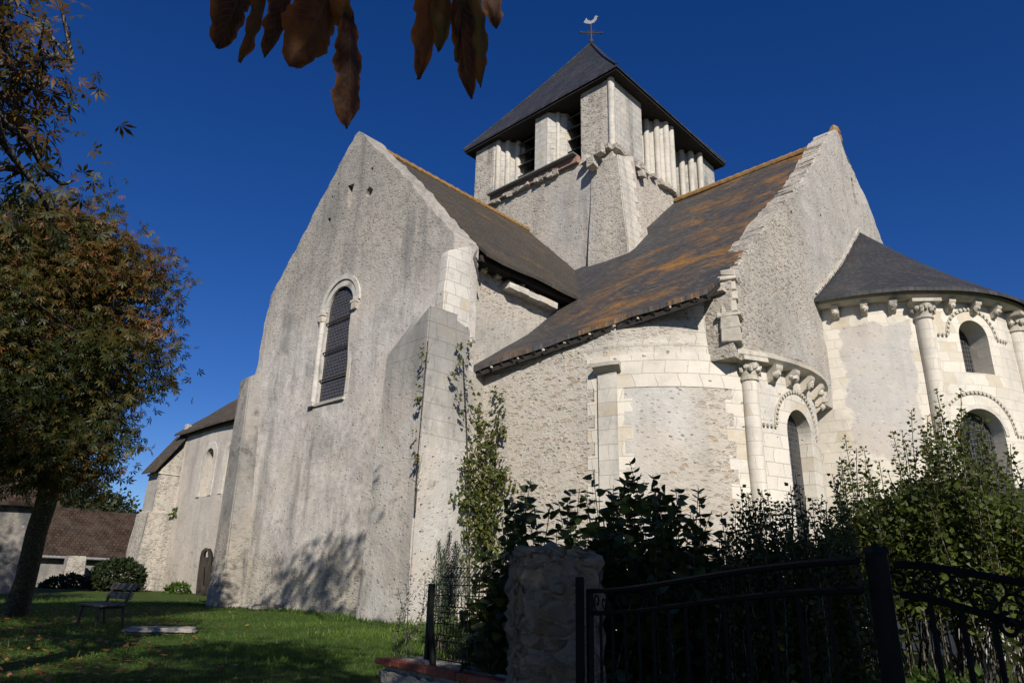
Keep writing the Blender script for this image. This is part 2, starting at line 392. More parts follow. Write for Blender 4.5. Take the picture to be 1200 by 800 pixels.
def slate(name, tone=(.052, .054, .06), tone2=(.032, .033, .037), lichen=0.0, moss=.0, row=.14, wid=.2, chips=0.0, brown=0.0, rough=.55, lich_from=None):
    b = NB(name); uv = b.uv(); ob = b.obj(); u, v, _ = b.sep(uv)
    nz = b.noise(ob, 1.1, 5, .6); mid = b.noise(ob, 7, 4, .6); fine = b.noise(ob, 34, 3, .7)
    wv = b.vadd(uv, b.vmul(b.node('ShaderNodeTexNoise', {'Vector': ob, 'Scale': 3.0, 'Detail': 3}).outputs['Color'], (.03, .05, 0)))
    bt = b.node('ShaderNodeTexBrick', {'Vector': wv, 'Color1': (0, 0, 0), 'Color2': (1, 1, 1), 'Mortar': (0, 0, 0), 'Scale': 1.0, 'Mortar Size': .009, 'Mortar Smooth': .1, 'Brick Width': wid, 'Row Height': row}, offset=.5)
    bc = b.sep(bt.outputs[0])[0]
    col = b.mix(bc, tone2, tone); col = b.mix(b.rng(bc, .82, .9), col, tuple(1.35 * c for c in tone)); col = b.mix(b.math('MULTIPLY', b.rng(nz, .4, .7), .5), col, b.mix(.5, col, (.085, .08, .075)))
    if brown: col = b.mix(b.math('MULTIPLY', b.rng(b.noise(ob, 2.3, 5, .7), .3, .65), brown), col, (.075, .058, .036))
    if lichen:
        run = b.noise(b.vadd(b.vmul(uv, (.45, .75, 1)), (3.3, 1.7, 0)), 1.0, 6, .72, .8); sp = b.noise(b.vmul(uv, (1.6, 9, 1)), 2.6, 5, .8)
        k = b.math('MULTIPLY', b.rng(b.math('ADD', b.math('MULTIPLY', run, .62), b.math('MULTIPLY', sp, .48)), .66 - .1 * lichen, .76 - .06 * lichen), .9)
        if lich_from: k = b.math('MULTIPLY', k, b.rng(b.math('ADD', u, b.math('MULTIPLY', b.math('SUBTRACT', nz, .5), 2.0)), lich_from[0], lich_from[1]))
        lc = b.ramp(b.noise(ob, 9, 4, .7), [(.35, (.19, .078, .013)), (.52, (.36, .165, .02)), (.66, (.24, .135, .032))])
        col = b.mix(k, col, lc)
    if chips:
        k = b.rng(b.noise(b.vmul(uv, (3.0, 22.0, 1)), 1.5, 3, .7), .70, .76)
        col = b.mix(b.math('MULTIPLY', k, chips), col, (.30, .27, .22))
    fr = b.math('FRACT', b.math('DIVIDE', b.sep(wv)[1], row))
    h = b.math('ADD', b.math('MULTIPLY', b.math('SUBTRACT', 1.0, fr), .8), b.math('ADD', b.math('MULTIPLY', bt.outputs['Fac'], -.5), b.math('ADD', b.math('MULTIPLY', bc, .5), b.math('MULTIPLY', mid, .6))))
    return b.finish(col, b.mixf(mid, rough - .1, rough + .25), h, .9, .03, .3)

def plain(name, c1, c2, scale=6, rough=.8, bump=.3, dist=.01, spec=.25, metal=0.0, stretch=(1, 1, 1)):
    b = NB(name); ob = b.obj(); n = b.noise(b.vmul(ob, stretch), scale, 5, .65); f = b.noise(b.vmul(ob, stretch), scale * 6, 3, .7)
    col = b.mix(b.rng(b.mixf(.3, n, f), .35, .65), c1, c2)
    return b.finish(col, rough, b.math('ADD', n, b.math('MULTIPLY', f, .4)), bump, dist, spec, metal)
def foliage(name, stops, trans=.35, rough=.55, spec=.3):
    """leaf colours picked leaf by leaf through the 'tint' attribute"""
    b = NB(name); a = b.node('ShaderNodeAttribute', attribute_name='tint').outputs['Fac']
    ob = b.obj(); col = b.ramp(b.math('ADD', a, b.math('MULTIPLY', b.math('SUBTRACT', b.noise(ob, 45, 3, .7), .5), .25)), stops)
    p = b.node('ShaderNodeBsdfPrincipled', {'Base Color': col, 'Roughness': rough, 'Specular IOR Level': spec})
    t = b.node('ShaderNodeBsdfTranslucent', {'Color': b.mix(.35, col, (.16, .16, .02), 'ADD')})
    m = b.node('ShaderNodeMixShader', {0: trans, 1: p.outputs[0], 2: t.outputs[0]})
    b.t.links.new(m.outputs[0], b.out.inputs[0]); return b.m
def bark(name, c1=(.075, .062, .05), c2=(.20, .18, .15), s=1.0):
    b = NB(name); ob = b.obj(); vec = b.vmul(ob, (6 * s, 6 * s, 2.2 * s))
    v2 = b.node('ShaderNodeTexVoronoi', {'Vector': b.vadd(vec, b.vmul(b.node('ShaderNodeTexNoise', {'Vector': ob, 'Scale': 3.0}).outputs['Color'], (1.4, 1.4, 1.4))), 'Scale': 2.0}, feature='DISTANCE_TO_EDGE').outputs[0]
    n = b.noise(ob, 12, 5, .7); k = b.rng(v2, .02, .22)
    col = b.mix(k, c1, b.mix(b.rng(n, .35, .65), c2, b.mix(.5, c2, (.10, .105, .075))))
    return b.finish(col, .95, b.math('ADD', k, b.math('MULTIPLY', n, .5)), .8, .03, .1)
def glass_mat(name, cell=(.09, .12), lead=(.10, .095, .085), pane=(.012, .013, .016)):
    b = NB(name); uv = b.uv(); ob = b.obj()
    bt = b.node('ShaderNodeTexBrick', {'Vector': uv, 'Color1': (0, 0, 0), 'Color2': (1, 1, 1), 'Mortar': (0, 0, 0), 'Scale': 1.0, 'Mortar Size': .007, 'Mortar Smooth': .2, 'Brick Width': cell[0], 'Row Height': cell[1]}, offset=0.0)
    c = b.sep(bt.outputs[0])[0]
    col = b.mix(bt.outputs['Fac'], b.mix(c, pane, tuple(2.6 * x for x in pane)), lead)
    return b.finish(col, b.mixf(bt.outputs['Fac'], .18, .7), b.math('ADD', b.math('MULTIPLY', bt.outputs['Fac'], .6), b.math('MULTIPLY', b.noise(ob, 8, 2, .5), .6)), .5, .01, .35)

M = {}
M['s_gable'] = stone('south_gable_render', 'plaster', [('rubble', -22, -11, 9.2, 16, 1.8)], rub=.30, rublow=(.9, 3.9), plaster=((.345, .33, .31), (.62, .58, .535)), grime=.72, bump=.62, dist=.035, streak_top=(7.5, 15.5, .62), pit=.12, stonesz=7.0, ochre=.75, aspect=2.5)
M['buttress'] = stone('buttress_stone', 'plaster', [('ashlar', -13.5, -10, 6.2, 9, .5), ('ashlar', 8.5, 12, 4.6, 9, .7)], rub=.12, ash=((.46, .44, .405), (.40, .385, .355)), plaster=((.40, .385, .355), (.52, .50, .46)), grime=.7, bump=.75, dist=.04, brick=(.6, .36), streak_top=(5.8, 8.4, .85), pit=.12)
M['quoin'] = stone('pale_quoin', 'ashlar', [], rub=0, ash=((.58, .545, .48), (.50, .47, .41)), grime=.45, bump=.6, brick=(.5, .3))
M['rubble'] = stone('rubble_wall', 'rubble', [('plaster', 9, 14, 5, 8.2, .6)], rub=1, grime=.32, bump=.7, dist=.045, pit=.3, ochre=.85, stonesz=7.5, aspect=2.2, show=.40, relief=.8)
M['rubble_top'] = stone('gable_rubble', 'rubble', [('plaster', 17.6, 27, 6.0, 17.5, 1.0), ('plaster', 15.4, 18, 6.0, 8.0, .9)], rub=1, grime=.35, bump=.9, dist=.06, stonesz=7.0, aspect=2.2, show=.44, relief=.7, plaster=((.38, .36, .325), (.50, .475, .43)), ochre=.75, pit=.3)
M['rubble_edge'] = stone('coping_rubble', 'rubble', [], grime=.6, bump=.9, dist=.05, stonesz=5.2)
M['ashlar'] = stone('pale_ashlar', 'ashlar', [], rub=0, ash=((.62, .575, .49), (.54, .50, .425)), grime=.28, bump=.5, brick=(.5, .27))
M['carved'] = stone('carved_stone', 'ashlar', [], rub=0, ash=((.50, .455, .37), (.42, .385, .315)), grime=.7, bump=.6, brick=(3, 3))
M['carved2'] = stone('window_stone', 'ashlar', [], rub=0, ash=((.50, .475, .43), (.44, .42, .38)), grime=.5, bump=.6, brick=(2, .4))
M['carved3'] = stone('worn_quoin', 'ashlar', [], rub=.2, ash=((.60, .57, .51), (.50, .475, .425)), grime=.55, bump=.75, dist=.04, brick=(.42, .3), pit=.2)
M['cornice_stone'] = stone('cornice_stone', 'ashlar', [], rub=0, ash=((.47, .425, .345), (.40, .365, .30)), grime=.55, bump=.6, brick=(.9, 3))
M['tower_low'] = stone('tower_rubble', 'rubble', [('plaster', -15.2, -13.2, 9, 16.0, .7), ('ashlar', 17.55, 18.55, 9, 16.8, .03)], grime=.45, bump=.8, dist=.05, stonesz=7.0, aspect=2.2, relief=.7, plaster=((.38, .365, .335), (.48, .46, .42)), ochre=.5, pit=.25)
M['tower_pier'] = stone('belfry_stone', 'ashlar', [('rubble', -13.75, -12.42, 16, 20, .05), ('rubble', -19.5, -18.35, 16, 20, .05)], rub=0, ash=((.45, .43, .39), (.38, .365, .33)), grime=.8, bump=.8, dist=.04, brick=(.42, .26), pit=.2)
M['shaft'] = stone('belfry_shaft_stone', 'ashlar', [], rub=0, ash=((.52, .485, .425), (.45, .42, .365)), grime=.5, bump=.5, brick=(3, .34))
M['nave'] = stone('nave_render', 'plaster', [], rub=.26, rublow=(1, 4), plaster=((.42, .38, .335), (.53, .485, .43)), grime=.35, bump=.6, dist=.04)
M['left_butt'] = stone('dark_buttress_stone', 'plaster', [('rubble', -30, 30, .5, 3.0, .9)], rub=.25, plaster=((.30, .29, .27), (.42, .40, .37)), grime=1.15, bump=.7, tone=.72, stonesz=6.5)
M['nave_butt'] = stone('nave_buttress_stone', 'rubble', [('plaster', -40, -36.1, 4.8, 8.5, .3)], grime=.85, bump=.8, dist=.05)
M['brick'] = None
M['slate_tower'] = slate('tower_slate', (.034, .036, .042), (.021, .022, .026), lichen=.12, row=.11, wid=.17, rough=.5)
M['slate_choir'] = slate('choir_slate', (.060, .059, .060), (.036, .036, .038), lichen=1.42, row=.10, lich_from=(.0, 2.4), wid=.16, rough=.65)
M['slate_trans'] = slate('transept_slate', (.052, .047, .042), (.034, .031, .028), lichen=.6, chips=.6, brown=.55, row=.10, wid=.16, rough=.75)
M['slate_apse'] = slate('apse_slate', (.040, .041, .045), (.026, .027, .03), lichen=.38, row=.10, wid=.15, rough=.6)
M['slate_nave'] = slate('nave_slate', (.070, .058, .042), (.040, .035, .028), lichen=.6, brown=.6, row=.14, wid=.2, rough=.8)
M['ridge'] = plain('ridge_tile_lichen', (.20, .11, .035), (.30, .19, .08), 7, .95, .6, .03)
M['oldwood'] = plain('old_dark_wood', (.045, .038, .030), (.10, .085, .065), 9, .85, .5, .01, stretch=(1, 1, .25))
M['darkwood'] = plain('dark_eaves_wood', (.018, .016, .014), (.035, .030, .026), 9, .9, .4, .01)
M['greywood'] = plain('grey_louvre_wood', (.05, .047, .043), (.11, .105, .095), 9, .85, .4, .01, stretch=(.4, .4, 2))
M['glass'] = glass_mat('leaded_glass')
M['grille'] = glass_mat('window_mesh', (.075, .095), (.12, .112, .10), (.012, .012, .014))
M['iron'] = plain('rusty_iron', (.03, .024, .02), (.06, .042, .03), 12, .7, .3, .005, .4)
M['iron_gate'] = plain('dark_green_painted_iron', (.0035, .005, .0045), (.007, .009, .008), 15, .6, .25, .003, .12)
M['lead'] = plain('lead_flashing', (.16, .165, .17), (.26, .265, .27), 10, .6, .3, .005, .4)
# ---------------------------------------------------------------- church
CH = thing('church', (-15, 15, 1.0), 'old pale stone Romanesque church with a square slate-roofed tower, lichened slate roofs and rounded chapels', 'church')
rnd = random.Random(11)
def sheet(name, rows, mat, parent=None, thick=.1, jit=.02, uvf=None):
    """a roof slope: rows of points from eaves to ridge, with real thickness; uv in metres along and up the slope"""
    n = len(rows); m = len(rows[0]); vs = []; uvs = []
    rows = [[Vector(p) for p in r] for r in rows]
    up = [0.0]
    for i in range(1, n): up.append(up[-1] + (rows[i][m // 2] - rows[i - 1][m // 2]).length)
    for i, r in enumerate(rows):
        a = 0.0
        for j, p in enumerate(r):
            if j: a += (rows[0][j] - rows[0][j - 1]).length if (rows[0][j] - rows[0][j - 1]).length > 1e-4 else (rows[-1][j] - rows[-1][j - 1]).length
            q = p.copy(); q.z += jit * (noise.noise(p * .7) + .5 * noise.noise(p * 2.1))
            vs.append(q); uvs.append(uvf(p) if uvf else (a, up[i]))
    fs = []
    for i in range(n - 1):
        for j in range(m - 1): fs.append((i * m + j, i * m + j + 1, (i + 1) * m + j + 1, (i + 1) * m + j))
    b = len(vs); lo = [v - Vector((0, 0, thick * 1.35)) for v in vs]
    fs2 = [tuple(b + k for k in reversed(f)) for f in fs]
    edge = [j for j in range(m)] + [i * m + m - 1 for i in range(1, n)] + [(n - 1) * m + j for j in range(m - 2, -1, -1)] + [i * m for i in range(n - 2, 0, -1)]
    sd = [(edge[k], b + edge[k], b + edge[(k + 1) % len(edge)], edge[(k + 1) % len(edge)]) for k in range(len(edge))]
    me = bpy.data.meshes.new(name); me.from_pydata([tuple(v) for v in vs + lo], [], fs + fs2 + sd); me.update()
    bm = bmesh.new(); bm.from_mesh(me); bmesh.ops.remove_doubles(bm, verts=bm.verts, dist=1e-5); bmesh.ops.recalc_face_normals(bm, faces=bm.faces); 
    uvl = bm.loops.layers.uv.new('UVMap'); key = {}
    for v, q in zip(vs, uvs): key[(round(v.x, 3), round(v.y, 3), round(v.z, 3))] = q
    for v, q in zip(lo, uvs): key[(round(v.x, 3), round(v.y, 3), round(v.z, 3))] = q
    for f in bm.faces:
        for lp in f.loops: lp[uvl].uv = key.get(tuple(round(c, 3) for c in lp.vert.co), (0, 0))
    bm.to_mesh(me); bm.free(); me.materials.append(mat)
    me.polygons.foreach_set('use_smooth', [True] * len(me.polygons)); me.set_sharp_from_angle(angle=R_(30))
    return link(name, me, parent)
def lerp_rows(a0, a1, b0, b1, nu, nv):
    """grid from an eaves line a0-a1 to a ridge line b0-b1"""
    a0, a1, b0, b1 = map(Vector, (a0, a1, b0, b1)); out = []
    for i in range(nv + 1):
        t = i / nv; out.append([(a0.lerp(a1, j / nu)).lerp(b0.lerp(b1, j / nu), t) for j in range(nu + 1)])
    return out
def rect(u0, u1, v0, v1): return [(u0, v0), (u1, v0), (u1, v1), (u0, v1)]
def jhole(u, v, r, seed):
    q = random.Random(seed); return [(u + r * q.uniform(.7, 1.25) * math.cos(a), v + r * q.uniform(.7, 1.25) * math.sin(a)) for a in [k * math.pi / 4 for k in range(8)]]

# south transept: gable wall
WC = -16.2
outer = [(-20.95, .75), (-11.5, .75), (-11.5, 9.62)]
rk = [(-11.5, 9.62), (-12.48, 10.72), (-13.47, 11.87), (-14.93, 13.46), (-15.76, 14.3), (-16.12, 14.74)]
for i in range(len(rk) - 1): outer += ragged(rk[i], rk[i + 1], .2, .035, 40 + i)
outer += [(-16.12, 14.74), (-16.25, 14.84), (-16.42, 14.8)]
lk = [(-16.46, 14.78), (-17.86, 13.26), (-19.33, 11.6), (-20.39, 10.5), (-20.58, 9.5), (-20.62, 8.2), (-20.85, 7.6), (-20.95, .75)]
for i in range(len(lk) - 1): outer += ragged(lk[i], lk[i + 1], .2, .045 if i < 4 else .02, 60 + i)
holes = [arch(WC, .62, 6.3, 8.98), [(-16.43, 12.2), (-16.26, 12.2), (-16.24, 12.75), (-16.16, 12.95), (-16.5, 13.0), (-16.47, 12.8)],
         jhole(-17.4, 12.15, .11, 1), jhole(-15.38, 12.36, .17, 2), jhole(-15.36, 13.12, .07, 3), jhole(-17.35, 12.95, .05, 4), jhole(-17.05, 13.3, .05, 5)]
wall('gable_wall', outer, holes, .8, south(10.0), M['s_gable'], CH, .45, .45, .045)
# dark loft behind the little openings
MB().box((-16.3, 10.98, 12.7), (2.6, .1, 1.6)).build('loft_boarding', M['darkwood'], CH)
w = wall('window', arch(WC, .60, 6.32, 8.98), [], .05, south(10.06), M['grille'], CH, 0, 0, 0)
def ring_arc(uc, vc, r0, r1, d0, d1, fmap, n=20, a0=0, a1=180):
    vs = []; fs = []
    for i in range(n + 1):
        a = R_(a0 + (a1 - a0) * i / n)
        for r, d in ((r0, d0), (r1, d0), (r1, d1), (r0, d1)): vs.append(fmap(uc + r * math.cos(a), vc + r * math.sin(a), d))
    for i in range(n):
        for k in range(4): fs.append((i * 4 + k, (i + 1) * 4 + k, (i + 1) * 4 + (k + 1) % 4, i * 4 + (k + 1) % 4))
    fs += [(0, 1, 2, 3), tuple(n * 4 + k for k in (3, 2, 1, 0))]
    return vs, fs
f10 = south(10.0)
MB().add(*ring_arc(WC, 8.98, .64, .78, .10, -.02, f10)).add(*ring_arc(WC, 8.98, .83, .97, .05, -.05, f10)).build('archivolt', M['carved2'], w, True, 40)
def colonnette(x, parent):
    c = MB().tube([(x, 9.99, 6.35), (x, 9.99, 8.7)], .085, 10).box((x, 9.99, 6.30), (.24, .2, .12)).build('colonnette', M['carved2'], parent, True, 40)
    return c
colonnette(WC - .80, w)
MB().box((WC + .72, 10.06, 7.6), (.14, .1, 2.4)).build('jamb', M['carved2'], w)
for x in (WC - .80, WC + .80):
    MB().box((x, 9.98, 8.80), (.16, .16, .18), taper=1.3, jit=.012, rnd=rnd).box((x, 9.97, 8.93), (.25, .2, .07)).build('capital', M['carved'], w)
for z in (6.95, 7.75, 8.62):
    MB().tube([(WC - .62, 10.0, z), (WC + .62, 10.0, z)], .02, 6).build('bar', M['iron'], w)
MB().box((WC, 9.99, 6.26), (1.36, .10, .06), jit=.01, rnd=rnd).build('sill', M['carved2'], w)
# coping stones of the gable
def rake(a, b, ea=Vector((1, 0, 0)), ed=Vector((0, 1, 0))):
    t = (ea * (b[0] - a[0]) + Vector((0, 0, b[1] - a[1]))).normalized(); w = rnd.uniform(-.1, .1); n = t.cross(ed).normalized()
    t2 = (t * math.cos(w) + n * math.sin(w)).normalized(); return (t2, ed, t2.cross(ed).normalized())
def hexa(name, b, t, z0, zt, mat, parent, jit=.012, cuts=6):
    """battered block: rectangle b=(x0,x1,y0,y1) at z0 to rectangle t at heights zt=(front, back); subdivided and slightly uneven"""
    bm = bmesh.new()
    lo = [bm.verts.new((b[i], b[j], z0)) for i, j in ((0, 2), (1, 2), (1, 3), (0, 3))]
    hi = [bm.verts.new((t[i], t[j], zt[k])) for (i, j), k in zip(((0, 2), (1, 2), (1, 3), (0, 3)), (0, 0, 1, 1) if len(zt) == 2 else (0, 1, 2, 3))]
    bm.faces.new(lo[::-1]); bm.faces.new(hi)
    for k in range(4): bm.faces.new((lo[k], lo[(k + 1) % 4], hi[(k + 1) % 4], hi[k]))
    bmesh.ops.bevel(bm, geom=bm.edges[:], offset=.035, segments=2, affect='EDGES')
    bmesh.ops.subdivide_edges(bm, edges=[e for e in bm.edges if e.calc_length() > .4], cuts=cuts, use_grid_fill=True)
    for v in bm.verts:
        v.co += Vector((noise.noise(v.co * 1.9), noise.noise(v.co * 1.9 + Vector((7, 0, 0))), .4 * noise.noise(v.co * 1.9 + Vector((0, 9, 0))))) * jit * 2
    bmesh.ops.recalc_face_normals(bm, faces=bm.faces)
    me = bpy.data.meshes.new(name); bm.to_mesh(me); bm.free(); box_uv(me); me.materials.append(mat)
    me.polygons.foreach_set('use_smooth', [True] * len(me.polygons)); me.set_sharp_from_angle(angle=R_(35))
    return link(name, me, parent)
hexa('buttress', (-12.92, -11.24, 9.12, 10.1), (-12.80, -11.35, 9.26, 10.1), .75, (6.6, 7.55, 7.6, 8.0), M['buttress'], CH)
hexa('buttress', (-11.9, -11.245, 10.0, 10.62), (-11.9, -11.335, 10.0, 10.5), .75, (7.45, 7.3), M['buttress'], CH, .02)
hexa('corner_masonry', (-12.0, -11.43, 10.4, 11.7), (-12.0, -11.5, 10.4, 11.7), .75, (6.4, 6.5), M['rubble'], CH, .03)
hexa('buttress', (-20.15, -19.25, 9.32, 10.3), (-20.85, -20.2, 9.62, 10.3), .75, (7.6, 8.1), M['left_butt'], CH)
hexa('corner_quoin', (-11.74, -11.37, 9.66, 10.5), (-11.70, -11.40, 9.76, 10.5), 7.3, (9.1, 9.5), M['carved3'], CH, .010, cuts=6)
# transept east wall, pilaster, broken corbel course
wall('transept_wall', [(10.4, 4.5), (18, 4.5), (18, 9.55), (10.4, 9.55)], [], .7, east(-11.78), M['rubble'], CH, .5, .5, .05)
hexa('pilaster', (-11.9, -11.52, 10.52, 10.82), (-11.9, -11.54, 10.53, 10.8), 6.9, (9.05, 9.05), M['quoin'], CH, cuts=3, jit=.006)
wall('transept_wall', [(10.5, .75), (18, .75), (18, 9.5), (10.5, 9.5)], [], .7, lambda u, v, d: Vector((-20.9 + d, u, v)), M['nave'], CH, 0, 0, 0)
def corbel(p, out, size=.34, seed=0, parent=CH, mat=None):
    """a carved block: slab head, hollow chamfer and a worn face under it"""
    p = Vector(p); out = Vector(out).normalized(); side = Vector((-out.y, out.x, 0)); q = random.Random(seed); w = size * q.uniform(.62, .75)
    prof = [(-.12, 0), (size, 0), (size, -.22 * size), (size * .92, -.4 * size), (size * .6, -.62 * size), (size * .45, -1.0 * size), (size * .18, -1.25 * size), (-.12, -1.3 * size)]
    vs = [p + out * o + side * s * w / 2 * (1 - .12 * (i > 4)) + Vector((0, 0, z)) for s in (-1, 1) for i, (o, z) in enumerate(prof)]
    n = len(prof); fs = [tuple(range(n)), tuple(range(2 * n - 1, n - 1, -1))] + [(i, i + n, (i + 1) % n + n, (i + 1) % n) for i in range(n)]
    mb = MB().add(vs, fs)
    mb.blob(p + out * size * .62 + Vector((0, 0, -.62 * size)), size * .36, (1, 1, 1.15), 9, 7, .5, seed)
    mb.blob(p + out * size * .86 + Vector((0, 0, -.72 * size)), size * .15, (1, 1, 1), 7, 5, .5, seed + 3)
    return mb.build('corbel', mat or M['carved'], parent, True, 40)
for i, (px, py) in enumerate(((566, 309), (607, 331))):
    p = onx(px, py, -11.75); corbel((-11.78, p.y, p.z + .12), (1, 0, 0), .3, i)
for i, (px, py) in enumerate(((583, 322), (596, 331), (622, 343))):
    p = onx(px, py, -11.7); MB().box((-11.74, p.y, p.z), (.26, .2, .24), 0, 1, .03, rnd).build('corbel_stump', M['carved'], CH)
a, b_ = onx(592, 313, -11.65), onx(648, 340, -11.65)
mb = MB(); n = 5
for i in range(n):
    y0 = a.y + (b_.y - a.y) * i / n; y1 = a.y + (b_.y - a.y) * (i + .97) / n
    mb.box((-11.64, (y0 + y1) / 2, 8.98 + rnd.uniform(-.015, .015)), (.34, y1 - y0, .16), 0, 1, .008, rnd)
mb.build('cornice_slab', M['quoin'], CH)
# transept roof
sheet('transept_roof', lerp_rows((-11.2, 10.78, 9.36), (-11.2, 17.9, 9.36), (-16.26, 10.78, 14.62), (-16.26, 17.9, 14.62), 12, 14), M['slate_trans'], CH, .07, .05)
sheet('transept_roof', lerp_rows((-21.3, 10.78, 9.36), (-21.3, 17.9, 9.36), (-16.26, 10.78, 14.62), (-16.26, 17.9, 14.62), 8, 8), M['slate_trans'], CH, .07, .03)
mb = MB(); y = 10.75
while y < 17.7:
    mb.tube([(-16.26, y, 14.62), (-16.26, y + .36, 14.60)], [.13, .115], 8); y += .33
mb.build('ridge_tiles', M['ridge'], CH)
MB().box((-11.38, 14.3, 9.26), (.05, 7.1, .16)).box((-11.58, 14.3, 9.22), (.4, 7.1, .05)).build('eaves_board', M['darkwood'], CH)
MB().tube([onx(560, 291, -11.3), onx(556, 300, -11.45), (-11.5, 10.9, 8.6)], .03, 7).build('drain_pipe', M['lead'], CH, True)
# --- choir: roof, east gable
PY = [10.5, 10.94, 12.6, 14.5, 16.4, 18.65, 21.9]; PZ = [6.28, 6.62, 7.72, 9.40, 11.05, 13.02, 16.15]
def roofz(y): return interp(y, PY, PZ)
EV0, EV1 = (-11.5, 10.80), (-6.2, 12.36)
def eave_y(x): return EV0[1] + (EV1[1] - EV0[1]) * (x - EV0[0]) / (EV1[0] - EV0[0])
xs = np.linspace(-11.72, -6.28, 22); rows = []
for i in range(27):
    t = i / 26; rows.append([(x, eave_y(x) + (21.9 - eave_y(x)) * t, roofz(eave_y(x) + (21.9 - eave_y(x)) * t)) for x in xs])
CUV = lambda p: (p.x + 11.72, (p.y - 10.8) * 1.33)
sheet('choir_roof', rows, M['slate_choir'], CH, .08, .06, CUV)
rows = []
for i in range(15):
    t = i / 14; r = []
    for x in np.linspace(-15.4, -11.72, 12):
        zv = 14.62 - (x + 16.26) * 1.04; yv = interp(zv, PZ, PY) - .25; y = yv + (21.9 - yv) * t; r.append((x, y, roofz(y)))
    rows.append(r)
sheet('choir_roof', rows, M['slate_choir'], CH, .08, .05, CUV)
sheet('choir_roof', lerp_rows((-12, 33, 6.6), (-6.3, 31.5, 7.0), (-12, 21.9, 16.15), (-6.3, 21.9, 16.15), 4, 6), M['slate_choir'], CH, .08, .03)
mb = MB(); x = -12.2
while x < -6.35:
    mb.tube([(x, 21.9, 16.17), (x + .36, 21.9, 16.19)], [.12, .13], 8); x += .33
mb.build('ridge_tiles', M['ridge'], CH)
# dark rafters and wall plate under the choir eaves
mb = MB()
d = Vector((EV1[0] - EV0[0], EV1[1] - EV0[1], roofz(EV1[1]) - roofz(EV0[1]))); L = d.length; du = d.normalized(); dn = Vector((-du.y, du.x, 0)).normalized(); dz = du.cross(dn)
mid = Vector((EV0[0], EV0[1], roofz(EV0[1]))) + d / 2
mb.box(mid + dn * .07 + Vector((0, 0, -.19)), (L - .1, .04, .10), axes=(du, dn, dz))
for i in range(20):
    p = Vector((EV0[0], EV0[1], roofz(EV0[1]))) + d * ((i + .5) / 20)
    mb.box(p + Vector((.0, .5, .20)), (.07, 1.2, .09), axes=(Vector((1, 0, 0)), Vector((0, .78, .62)), Vector((0, -.62, .78))))
mb.build('eaves_board', M['darkwood'], CH)
mb = MB()
for i in range(9):
    p = Vector((EV0[0], EV0[1], roofz(EV0[1]))) + d * ((i + .6 + .3 * rnd.random()) / 9); MB().box(p + Vector((rnd.uniform(-.12, .12), -.03, -.16)), (rnd.uniform(.02, .06), .04, rnd.uniform(.02, .04)), jit=.01, rnd=rnd).build('slate_clip', M['quoin'], CH)
gl = [(12.95, 7.75), (13.4, 8.28), (14.75, 9.62), (16.4, 11.15), (18.65, 13.2), (21.2, 15.9), (21.8, 16.45)]
outer = [(12.95, 6.2), (29.5, 6.2), (29.5, 9.4)]
gr_ = [(29.5, 9.4), (25.7, 13.75), (22.45, 16.55)]
for i in range(2): outer += ragged(gr_[i], gr_[i + 1], .25, .04, 80 + i)
outer += [(22.45, 16.55), (22.1, 16.6)]
for i, (a, b) in enumerate(zip(gl[::-1][:-1], gl[::-1][1:])): outer += ragged(a, b, .2, .05, 90 + i)
outer += [(12.95, 7.75)]
sl_ = onx(1001, 222, -6.1)
wall('gable_wall', outer, [rect(sl_.y - .1, sl_.y + .12, sl_.z - .55, sl_.z + .45), jhole(17.1, 11.3, .08, 9), jhole(19.4, 12.2, .07, 8)], .65, east(-6.1), M['rubble_top'], CH, .45, .45, .07)
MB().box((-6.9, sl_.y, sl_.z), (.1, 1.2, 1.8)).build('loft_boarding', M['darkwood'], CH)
mb = MB()
for a, b in zip(gl[:-1], gl[1:]):
    L = math.hypot(b[0] - a[0], b[1] - a[1]); n = max(1, int(L / .14))
    for i in range(n):
        t = (i + rnd.random() * .5) / n
        mb.box((-6.44 + rnd.uniform(-.02, .02), a[0] + (b[0] - a[0]) * t, a[1] + (b[1] - a[1]) * t - .045), (rnd.uniform(.10, .24), .60, rnd.uniform(.06, .13)), 0, .85, .02, rnd, axes=rake(a, b, Vector((0, 1, 0)), Vector((-1, 0, 0))))
mb.build('gable_coping', M['rubble_top'], CH); mb = MB()
for i in range(14):
    t = (i + rnd.random() * .5) / 14
    mb.box((-6.4, 22.3 + 3.4 * t, 16.6 - 2.8 * t), (rnd.uniform(.14, .34), .60, rnd.uniform(.07, .13)), 0, .85, .02, rnd, axes=rake((0, 0), (3.4, -2.8), Vector((0, 1, 0)), Vector((-1, 0, 0))))
mb.build('gable_coping', M['rubble_top'], CH)
fp = onx(978, 158, -6.35)
MB().blob(fp + Vector((0, 0, .12)), .19, (1, .9, 1.25), 9, 7, .6, 5).box(fp + Vector((0, 0, -.16)), (.4, .34, .24), 0, .8, .03, rnd).build('gable_finial', M['ridge'], CH)
# kneeler stack at the foot of the gable
mb = MB(); z = 6.5; i = 0
for hgt, sx, sy in ((.32, .62, .74), (.26, .60, .66), (.1, .74, .78), (.28, .56, .56), (.24, .52, .52), (.22, .50, .46), (.12, .6, .58), (.16, .52, .5)):
    mb.box((-6.22, 13.12 + i * .012, z + hgt / 2), (sx * .66, sy * .66, hgt - .012), .35, .93, .035, rnd); z += hgt; i += 1
mb.build('kneeler_stones', M['cornice_stone'], CH, bevel=.02)
